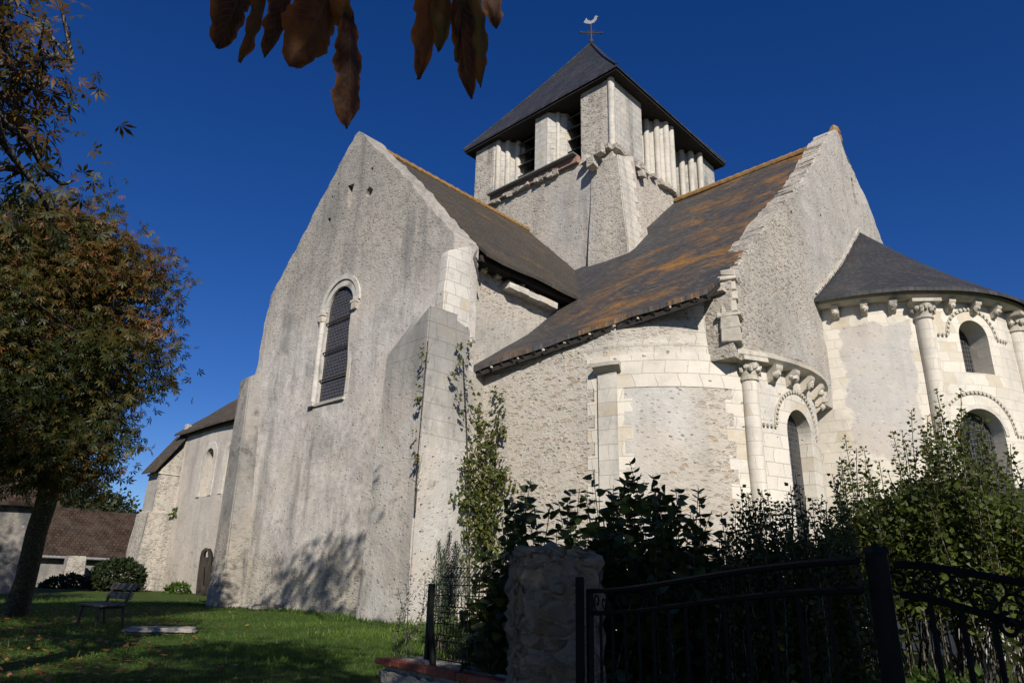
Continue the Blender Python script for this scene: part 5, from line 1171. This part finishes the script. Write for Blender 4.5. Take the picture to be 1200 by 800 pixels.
def big_leaflet(a, tip, width, curl, seed, tint, yaw=0.0):
    """one withered leaflet: a toothed, folded and curled blade from its stalk to its tip"""
    rs = np.random.RandomState(seed); a = Vector(a); tip = Vector(tip); ax = (tip - a); L = ax.length; ax.normalize()
    vdir = ((a + tip) / 2 - EP).normalized(); sd = ax.cross(vdir).normalized(); nn = sd.cross(ax)
    sd = (sd * math.cos(yaw) + nn * math.sin(yaw)).normalized(); nn = sd.cross(ax).normalized()
    nu, nv = 9, 26; vs = []
    for i in range(nv + 1):
        t = i / nv; wprof = (math.sin(math.pi * min(1, t ** .85 * .98 + .02)) ** .7) * (.55 + .75 * t) if t < 1 else 0
        w = width * wprof * .62 * (1 + .10 * rs.uniform(-1, 1) * (t > .05) + .22 * noise.noise(Vector((t * 7, seed * 2.3, 0))))
        for j in range(nu):
            s = (j / (nu - 1) - .5) * 2; ss = s * w
            bend = curl * L * (t - .3) ** 2 + abs(s) ** 1.3 * w * .42 + .016 * L * math.sin(t * 30 + abs(s) * 5) * abs(s)
            q = a + ax * (t * L) + sd * ss + nn * bend + Vector((noise.noise(Vector((s * 2 + seed, t * 4, 0))), noise.noise(Vector((s * 2, t * 4, seed))), 0)) * .008
            vs.append(q)
    fs = [(i * nu + j, i * nu + j + 1, (i + 1) * nu + j + 1, (i + 1) * nu + j) for i in range(nv) for j in range(nu - 1)]
    o = MB().add(vs, fs).build('leaf', M['withered'], shade, True, recalc=False)
    at_ = o.data.attributes.new('tint', 'FLOAT', 'POINT'); at_.data.foreach_set('value', np.full(len(vs), tint, 'f'))
    uvd = o.data.uv_layers['UVMap'].data
    for lp in o.data.loops: uvd[lp.index].uv = ((lp.vertex_index % nu) / (nu - 1) * 2 - 1, (lp.vertex_index // nu) / nv)
    return o
def LP(px, py, d): return Vector(W(px, py, d))
D = 1.62
for (p0, p1, wd_, cu_, sd_, tn_, yw) in (((292, -60), (266, 50), .085, .25, 1, .25, .5), ((308, -55), (313, 67), .052, .45, 2, .7, 1.15), ((395, -30), (352, 70), .125, .3, 3, .5, .35), ((345, -60), (400, 30), .09, .3, 13, .75, -.5), ((335, -50), (330, 58), .06, .4, 14, .4, .8), ((409, 6), (413, 142), .075, .2, 4, .3, .45),
                                         ((505, -62), (503, 78), .066, .3, 5, .55, .5), ((535, -55), (541, 101), .062, .25, 6, .3, -.45), ((552, -40), (574, 87), .05, .3, 7, .85, .6), ((570, -50), (582, 26), .05, .2, 8, .3, .2), ((520, -70), (526, 50), .07, .25, 9, .9, .7), ((545, -60), (556, 60), .05, .35, 10, .8, 1.0)):
    big_leaflet(LP(*p0, D), LP(*p1, D), wd_, cu_, sd_, tn_, yw)
mb = MB()
hub1 = LP(360, -75, D); hub2 = LP(535, -85, D); join = LP(450, -190, D + .15)
for p0 in ((292, -60), (308, -55), (395, -30), (345, -60)): mb.tube([LP(*p0, D), LP(*p0, D).lerp(hub1, .6) + Vector((0, 0, .01)), hub1], .0028, 5, False)
mb.tube([LP(409, 6, D), LP(411, -30, D), hub1], .0025, 5, False)
for p0 in ((505, -62), (535, -55), (552, -40), (570, -50), (520, -70)): mb.tube([LP(*p0, D), hub2], .0025, 5, False)
mb.tube([hub1, LP(400, -130, D + .1), join], .005, 6, False); mb.tube([hub2, LP(500, -140, D + .1), join], .005, 6, False)
mb.tube([join, Vector((.6, .3, 4.0)), Vector((2.4, -.2, 4.5)), Vector((4.45, -1.0, 4.3))], [.009, .02, .04, .06], 7)
mb.build('hanging_branch', M['twig'], shade, True)

# --- shoots: whips with paired leaves
def shoots(name, label, cat, tips, base_fn, leaf, spacing, size, mat, seed, template, width=1.0, fill=0, fill_box=None, bend=.15, bare=.15, droop=.15, stem_r=.006, mat_stem=None, fillsize=None, group=None, up=.55):
    rs = np.random.RandomState(seed); P = []; Y = []; T = []; st = MB(); B0 = None
    for tip in tips:
        tip = np.array(tip); base = np.array(base_fn(tip, rs)); B0 = base if B0 is None else B0
        L = np.linalg.norm(tip - base); n = 14; mid = (base + tip) / 2 + rs.normal(size=3) * bend * L * np.array([1, 1, .2])
        ts = np.linspace(0, 1, n + 1)[:, None]; pts = (1 - ts) ** 2 * base + 2 * ts * (1 - ts) * mid + ts ** 2 * tip
        st.tube([Vector(p) for p in pts], [stem_r * (1 - .75 * i / n) + .0012 for i in range(n + 1)], 5, False)
        m = int(L * (1 - bare) / spacing); tl = bare + (1 - bare) * (np.arange(m) + .5) / max(m, 1)
        pc_ = np.stack([np.interp(tl, ts[:, 0], pts[:, k]) for k in range(3)], 1); ax = tip - base; ax /= np.linalg.norm(ax)
        u = np.cross(ax, rs.normal(size=3)); u /= np.linalg.norm(u); v = np.cross(ax, u)
        ph = rs.rand() * 6; a = ph + np.arange(m) * math.pi / 2 + rs.normal(0, .3, m)
        sz = size * np.clip(1.15 - .55 * tl, .45, 1.1) * rs.uniform(.75, 1.2, m)
        for sgn in (1, -1):
            dd = sgn * (u[None] * np.cos(a)[:, None] + v[None] * np.sin(a)[:, None]) + ax * up + np.array([0, 0, -droop]) + rs.normal(0, .2, (m, 3))
            kk = rs.rand(m) < .92
            P.append(pc_[kk] + dd[kk] * .012); Y.append(np.c_[dd[kk], sz[kk]]); T.append(np.clip(rs.normal(.45, .22, kk.sum()), 0, 1))
    if fill:
        f = fill_box(rs, fill); P.append(f); Y.append(np.c_[rs.normal(size=(len(f), 3)) + np.array([0, 0, -.1]), (fillsize or size) * rs.uniform(.6, 1.15, len(f))]); T.append(np.clip(rs.normal(.4, .22, len(f)), 0, 1))
    P = np.concatenate(P); Y = np.concatenate(Y); T = np.concatenate(T)
    root = thing(name, (float(P[:, 0].mean()), float(P[:, 1].mean()), ground_z(P[:, 0].mean(), P[:, 1].mean())), label, cat, group)
    st.build('stems', mat_stem or M['twig'], root, True)
    leaves('foliage', P, Y[:, :3], Y[:, 3], mat, root, template, width, .8, T, rs)
    return root
def region(px_edge, d0, d1, ybot):
    """random points below a skyline given in picture positions, spread through a depth range"""
    ex = [e[0] for e in px_edge]; ey = [e[1] for e in px_edge]
    def f(rs, n):
        out = []
        while len(out) < n:
            px = rs.uniform(ex[0], ex[-1]); top = np.interp(px, ex, ey) + 14; py = top + (ybot - top) * rs.rand() ** .85; d = rs.uniform(d0, d1)
            p = at(px, py, d)
            if p.z > ground_z(p.x, p.y): out.append((p.x, p.y, p.z))
        return np.array(out)
    return f
def based(d0, d1, lean=.35):
    def f(tip, rs):
        x, y = tip[0] + rs.normal(0, lean), tip[1] + rs.normal(0, lean); return (x, y, ground_z(x, y))
    return f
rs = np.random.RandomState(77)
def tipset(edge, n, d0, d1, seed, up=(0, 55)):
    r = np.random.RandomState(seed); ex = [e[0] for e in edge]; ey = [e[1] for e in edge]; out = []
    for e in edge[1:-1]: out.append(W(e[0], e[1], r.uniform(d0, d1)))
    for i in range(n):
        px = r.uniform(ex[0], ex[-1]); out.append(W(px, np.interp(px, ex, ey) + r.uniform(*up), r.uniform(d0, d1)))
    return out
e1 = [(562, 640), (597, 588), (622, 560), (645, 590), (668, 572), (695, 552), (712, 575), (738, 540), (765, 556), (792, 572), (818, 570), (845, 600), (872, 620)]
shoots('lilac_bush', 'dark heart-leaved lilac bush rising behind the rubble gate pillar', 'shrub', tipset(e1, 130, 5.2, 6.4, 1, (0, 110)), based(5, 6, .2), None, .062, .12, M['lf_lilac'], 21, T_HEART, 1.0, 3600, region([(575, 665), (620, 640), (700, 630), (780, 628), (865, 640)], 5.3, 6.6, 810), .06, .3, .35, .006, fillsize=.10)
e2 = [(845, 610), (868, 570), (893, 574), (912, 588), (932, 556), (952, 585), (975, 555), (1000, 560)]
shoots('privet_bush', 'small-leaved green bush between the lilac and the tall shrub, with some yellow leaves', 'shrub', tipset(e2, 130, 5.0, 6.3, 2, (0, 90)), based(5, 6, .2), None, .030, .056, M['lf_privet'], 22, T_DIA, 1.35, 8000, region([(840, 655), (900, 622), (1000, 612)], 5.2, 6.4, 812), .06, .25, .1, .005, fillsize=.055)
e3 = [(968, 590), (990, 512), (1012, 524), (1030, 540), (1046, 505), (1068, 480), (1080, 500), (1097, 456), (1110, 520), (1126, 456), (1134, 530), (1152, 490), (1170, 540), (1184, 520), (1200, 570), (1225, 560)]
shoots('tall_shrub', 'tall upright shrub with whip-like leafy shoots in front of the apse', 'shrub', tipset(e3, 120, 6.6, 8.2, 3, (5, 120)) + [W(1075 + 5 * k, 478 + 9 * abs(k - 5), 7.2 + .05 * k) for k in range(11)] + [W(1108 + 5 * k, 480 + 10 * abs(k - 4), 7.6) for k in range(9)], based(7, 8, .28), None, .030, .068, M['lf_tall'], 23, T_DIA, 1.35, 13000, region([(975, 640), (1010, 575), (1060, 550), (1120, 550), (1190, 575), (1235, 590)], 6.7, 8.2, 712), .05, .3, .12, .007, fillsize=.062)
# juniper, thin rose, fresh clump
jb = onground(523, 713); jb = at(523, 712, 9.4); jz = ground_z(jb.x, jb.y)
tp = [(jb.x + rgt.x * s, jb.y + rgt.y * s, z) for s, z in ((-.14, at(510, 634, 9.4).z), (.0, at(523, 624, 9.4).z), (.13, at(541, 640, 9.4).z), (-.07, at(514, 645, 9.4).z), (.08, at(530, 636, 9.4).z))]
shoots('juniper', 'small upright blue-green juniper behind the mesh fence', 'shrub', tp * 5, lambda t, r: (jb.x + r.normal(0, .07), jb.y + r.normal(0, .07), jz), None, .02, .05, M['lf_juniper'], 31, T_DIA, .5, 1500, lambda r, n: np.array([(jb.x, jb.y, jz + .72)]) + r.normal(size=(n, 3)) * np.array([.15, .15, .2]), .05, .25, 0, .006, up=1.4)
rb = at(478, 745, 7.6); rz = ground_z(rb.x, rb.y)
tp = [W(*p, 7.6) for p in ((466, 688), (472, 705), (498, 672), (488, 690), (468, 722), (505, 700), (480, 660), (512, 690))]
shoots('rose_bush', 'sparse straggly rose stems against the buttress beside the mesh fence post', 'shrub', tp, lambda t, r: (rb.x + r.normal(0, .06), rb.y + r.normal(0, .06), rz), None, .045, .045, foliage('grey_rose_leaf', [(0, (.07, .085, .05)), (1, (.15, .16, .10))], .2), 32, T_DIA, 1.2, 0, None, .12, .35, .1, .004)
gb = at(560, 760, 8.2); gz = ground_z(gb.x, gb.y)
tp = [(gb.x + rs.normal(0, .3), gb.y + rs.normal(0, .3), gz + rs.uniform(.25, .6)) for i in range(40)]
shoots('green_clump', 'bright green leafy clump growing behind the mesh fence', 'plant', tp, lambda t, r: (gb.x + r.normal(0, .2), gb.y + r.normal(0, .2), gz), None, .035, .07, M['lf_green'], 33, T_DIA, .8, 0, None, .1, .1, .1, .004)
# low leafy plants at the foot of the shrubs
def low_plants(rs, n):
    out = []
    while len(out) < n:
        px, d = rs.uniform(930, 1150), rs.uniform(5.6, 7.4); p = at(px, 790, d); z = ground_z(p.x, p.y); out.append((p.x, p.y, z + rs.uniform(.02, .28) * (.6 + .6 * noise.noise(Vector((p.x * 2, p.y * 2, 0))))))
    return np.array(out)
f = low_plants(rs, 2200)
tag(leaves('ground_cover', f, rs.normal(size=(len(f), 3)) + np.array([0, 0, .5]), .075 * rs.uniform(.6, 1.2, len(f)), M['lf_green'], None, T_DIA, 1.0, .8, None, rs), kind='stuff')
# grey-green yucca at the right
yb = at(1150, 765, 7.9); yz = ground_z(yb.x, yb.y); n = 34; a = rs.rand(n) * 6.283; el = rs.uniform(.5, 1.45, n)
Yd = np.c_[np.cos(a) * np.cos(el), np.sin(a) * np.cos(el), np.sin(el)]
tag(leaves('yucca', np.tile([[yb.x, yb.y, yz + .05]], (n, 1)), Yd, rs.uniform(.35, .6, n), M['yucca'], None, T_BLADE, .09, .3, None, rs), 'spiky grey-green yucca in the bed by the garden path', 'plant')
# pale bare stems inside the tall shrub
# --- climbers on the church
def climber(name, label, spots, mat, seed, size, n, stems):
    r = np.random.RandomState(seed); P = []; Y = []
    for (c, nrm, su, sv, cnt) in spots:
        if cnt > 25: cnt = int(cnt * .55)
        c = np.array(c); nrm = np.array(nrm) / np.linalg.norm(nrm); t = np.cross([0, 0, 1.0], nrm)
        nc = max(2, cnt // 9); ci = r.randint(0, nc, cnt); a = (r.normal(size=nc) * su * 1.1)[ci] + r.normal(size=cnt) * su * .33; b_ = (r.normal(size=nc) * sv * 1.1)[ci] + r.normal(size=cnt) * sv * .33; P.append(c + t * a[:, None] + np.array([0, 0, 1.0]) * b_[:, None] + nrm * r.uniform(.02, .22, cnt)[:, None])
        Y.append(nrm * .5 + t * r.normal(0, .6, cnt)[:, None] + np.array([0, 0, -.7]) + r.normal(0, .3, (cnt, 3)))
    P = np.concatenate(P); Y = np.concatenate(Y); root = thing(name, (float(P[:, 0].mean()), float(P[:, 1].mean()), float(P[:, 2].min())), label, 'climbing plant')
    mb = MB()
    for s in stems:
        mb.tube([Vector(q) for q in s], [.022] + [.012] * (len(s) - 1), 5, False)
        for k in range(10):
            q = Vector(s[0]).lerp(Vector(s[-1]), r.rand() * .9); mb.tube([q, q + Vector((r.normal(0, .05) + .06, r.normal(0, .05) - .06, .12)), q + Vector((r.normal(0, .12) + .06, r.normal(0, .12) - .06, r.uniform(.2, .5)))], [.007, .005, .003], 4, False)
    mb.build('stems', M['twig'], root, True)
    leaves('foliage', P, Y, size * r.uniform(.6, 1.25, len(P)), mat, root, T_HEART, .9, .5, None, r)
def XE(px, py): p = onx(px, py, -11.22); return (p.x, p.y, p.z)
def XC(px, py): u, z = PA.hit(px, py); p, t, n = PA.pos(u, .04); return (p.x, p.y, z), (n.x, n.y, 0)
sp_ = []
for px, py, su, sv, c in ((548, 590, .12, .3, 260), (545, 560, .1, .35, 220), (550, 520, .10, .3, 120), (546, 470, .10, .25, 50), (540, 430, .12, .15, 45), (528, 452, .1, .2, 30), (546, 408, .08, .15, 30), (535, 480, .1, .2, 25)):
    sp_.append((XE(px, py), (1, -.2, 0), su, sv, c))
sp_ += [(( -11.05, 10.9, at(562, py_, 15.3).z), (1, -.6, 0), su_, .28, c_n) for py_, su_, c_n in ((610, .3, 200), (580, .26, 170), (550, .22, 120), (520, .16, 60), (640, .34, 200))]
for px, py, su, sv, c in ((568, 590, .16, .3, 300), (572, 555, .16, .3, 260), (585, 540, .12, .3, 200), (578, 505, .12, .3, 150), (592, 500, .07, .25, 90), (588, 470, .07, .2, 50), (570, 480, .08, .25, 40), (560, 540, .1, .4, 160), (590, 570, .15, .3, 200), (580, 620, .25, .3, 380), (555, 630, .25, .3, 260)):
    c_, nn_ = XC(px, py); sp_.append((c_, nn_, su, sv, c))
climber('climbing_vine', 'green and yellow vine climbing the corner between the buttress and the rounded chapel', sp_, M['lf_ivy'], 41, .085, 0, [[XE(550, 700), XE(549, 600), XE(547, 500), XE(543, 420)], [XC(575, 690)[0], XC(577, 600)[0], XC(586, 480)[0]]])
def XS(px, py): p = ony(px, py, 9.12); return (p.x, p.y - .02, p.z)
climber('wall_creeper', 'thin strand of creeper running up the edge of the buttress', [(XS(*q), (.3, -1, 0), su, sv, c) for q, su, sv, c in (((501, 405), .03, .14, 10), ((496, 462), .05, .10, 16), ((493, 482), .07, .10, 24), ((491, 533), .07, .09, 24), ((499, 432), .025, .15, 9), ((490, 505), .03, .15, 7))], M['lf_ivy'], 42, .065, 0, [[XS(487, 600), XS(491, 530), XS(497, 460), XS(502, 400)]])
c_ = onx(206, 607, -35.9)
climber('wall_fern', 'small fern-like tuft growing on the ledge of the nave buttress', [((c_.x + .05, c_.y, c_.z), (1, -.5, 0), .3, .18, 90)], M['lf_green'], 43, .16, 0, [[(c_.x, c_.y, c_.z), (c_.x + .1, c_.y, c_.z + .2)]])
# --- clipped bush, low bush, far trees
def bush(name, label, c, r, n, mat, size, seed, cat='shrub', group=None):
    q = np.random.RandomState(seed); d = rdir(q, n); rad = q.uniform(.72, 1.02, n) * (1 + .12 * np.array([noise.noise(Vector(v) * 2.2 + Vector((seed, 0, 0))) for v in d])); P = np.array(c) + d * np.array(r) * rad[:, None]
    root = thing(name, (c[0], c[1], ground_z(c[0], c[1])), label, cat, group)
    mb = MB(); mb.tube([Vector((c[0], c[1], ground_z(c[0], c[1]) - .05)), Vector(c)], [.08, .05], 7)
    for i in range(10):
        e = Vector(c) + Vector(rdir(q, 1)[0]) * min(r) * .7; mb.tube([Vector(c) - Vector((0, 0, r[2] * .5)), e], [.04, .015], 5)
    mb.build('stems', M['twig'], root, True); leaves('foliage', P, d + q.normal(0, .7, d.shape), size * q.uniform(.6, 1.2, n), mat, root, T_DIA, 1.2, .8, None, q)
def bc(px, py, d): p = at(px, py, d); return (p.x, p.y, p.z)
bush('clipped_bush', 'large dark rounded bush beside the nave buttress', bc(138, 677, 36.5), (1.05, 1.05, .78), 2600, M['lf_dark'], .2, 51)
bush('low_bush', 'low dark bush at the foot of the barn pier', bc(80, 687, 41), (1.1, 1.1, .5), 1400, M['lf_dark'], .2, 52)
bush('grass_tuft', 'tall green tuft of grass at the foot of the nave wall', bc(208, 692, 34), (.7, .4, .28), 500, M['lf_green'], .16, 53, 'plant')
for i, (px, py, d, r) in enumerate(((75, 588, 78, 2.6), (98, 590, 80, 2.4), (118, 594, 82, 2.2), (135, 597, 84, 2.0), (45, 585, 76, 3.0))):
    c = bc(px, py, d)
    grow_tree('far_tree', 'small dull green tree crown showing above the barn roof', (c[0], c[1], 1.2), [(c[0], c[1], 1.1), (c[0], c[1], c[2] * .7), (c[0], c[1], c[2])], .18, [((c[0], c[1], c[2]), (r, r, r * .8)), ((c[0] + .8, c[1] + .8, c[2] - 1.5), (r, r, r * .8))], 60, 26, .5, M['lf_far'], 60 + i, T_DIA, .8, 'tree', group='trees beyond the barn')
# --- grass and fallen leaves
r = np.random.RandomState(9); N = 170000
dd = 4.9 + (24 - 4.9) * r.rand(N) ** 1.7; px = r.uniform(-190, 560, N); s = (px - 600) / FPX * dd
X = fwd.x * dd + rgt.x * s; Y = fwd.y * dd + rgt.y * s
ok = ~((X > -20.9) & (Y > 9.98)) & ~((X > -12.9) & (X < -11.2) & (Y > 9.1)) & ~((X > -20.2) & (X < -19.2) & (Y > 9.3))
wp = np.stack([X - E1.x, Y - E1.y], 1); lw = wp @ np.array([wd.x, wd.y]); nw = wp @ np.array([wn_.x, wn_.y]); ok &= ~((lw > -.02) & (nw > -.3) & (nw < .55)) & ~((lw > 0) & (nw < 0))
X, Y, dd = X[ok], Y[ok], dd[ok]; Z = np.array([ground_z(a, b_) for a, b_ in zip(X, Y)])
tn = np.clip(np.array([.5 + .5 * noise.noise(Vector((a * .8, b_ * .8, 0))) + .3 * noise.noise(Vector((a * .2, b_ * .2, 5))) for a, b_ in zip(X, Y)]) + r.normal(0, .18, len(X)), 0, 1)
kp = ~((tn < .22) & (r.rand(len(X)) < .75)); X, Y, Z, dd, tn = X[kp], Y[kp], Z[kp], dd[kp], tn[kp]
hh = (.022 + .024 * r.rand(len(X))) * (.6 + .8 * tn) * (1 + dd * .015) * np.where((Y > 9.6 - .5 * tn) & (X > -21) | ((X > -13.3) & (X < -11.0) & (Y > 8.8)) | ((X < -21) & (Y > 13)), 1.9, 1.0) * np.where(tn > .95, 1.6, 1.0)
yd = np.c_[r.normal(0, .45, len(X)), r.normal(0, .45, len(X)), np.ones(len(X))]
tag(leaves('grass', np.c_[X, Y, Z - .004], yd, hh, M['grass'], None, T_BLADE, .16, 1.0, tn, r), kind='stuff')
N = 1300; dd = r.uniform(5.2, 17, N); px = r.uniform(-60, 330, N) * r.rand(N) ** .5; s = (px - 600) / FPX * dd; X = fwd.x * dd + rgt.x * s; Y = fwd.y * dd + rgt.y * s
Z = np.array([ground_z(a, b_) + .035 for a, b_ in zip(X, Y)])
M['lf_fallen'] = foliage('fallen_leaf', [(0, (.10, .045, .015)), (.6, (.19, .085, .025)), (1, (.26, .15, .04))], .15)
tag(leaves('fallen_leaves', np.c_[X, Y, Z], np.c_[r.normal(size=(N, 2)), r.normal(0, .15, N)], r.uniform(.04, .10, N), M['lf_fallen'], None, T_DIA, 1.1, .25, None, r), kind='stuff')
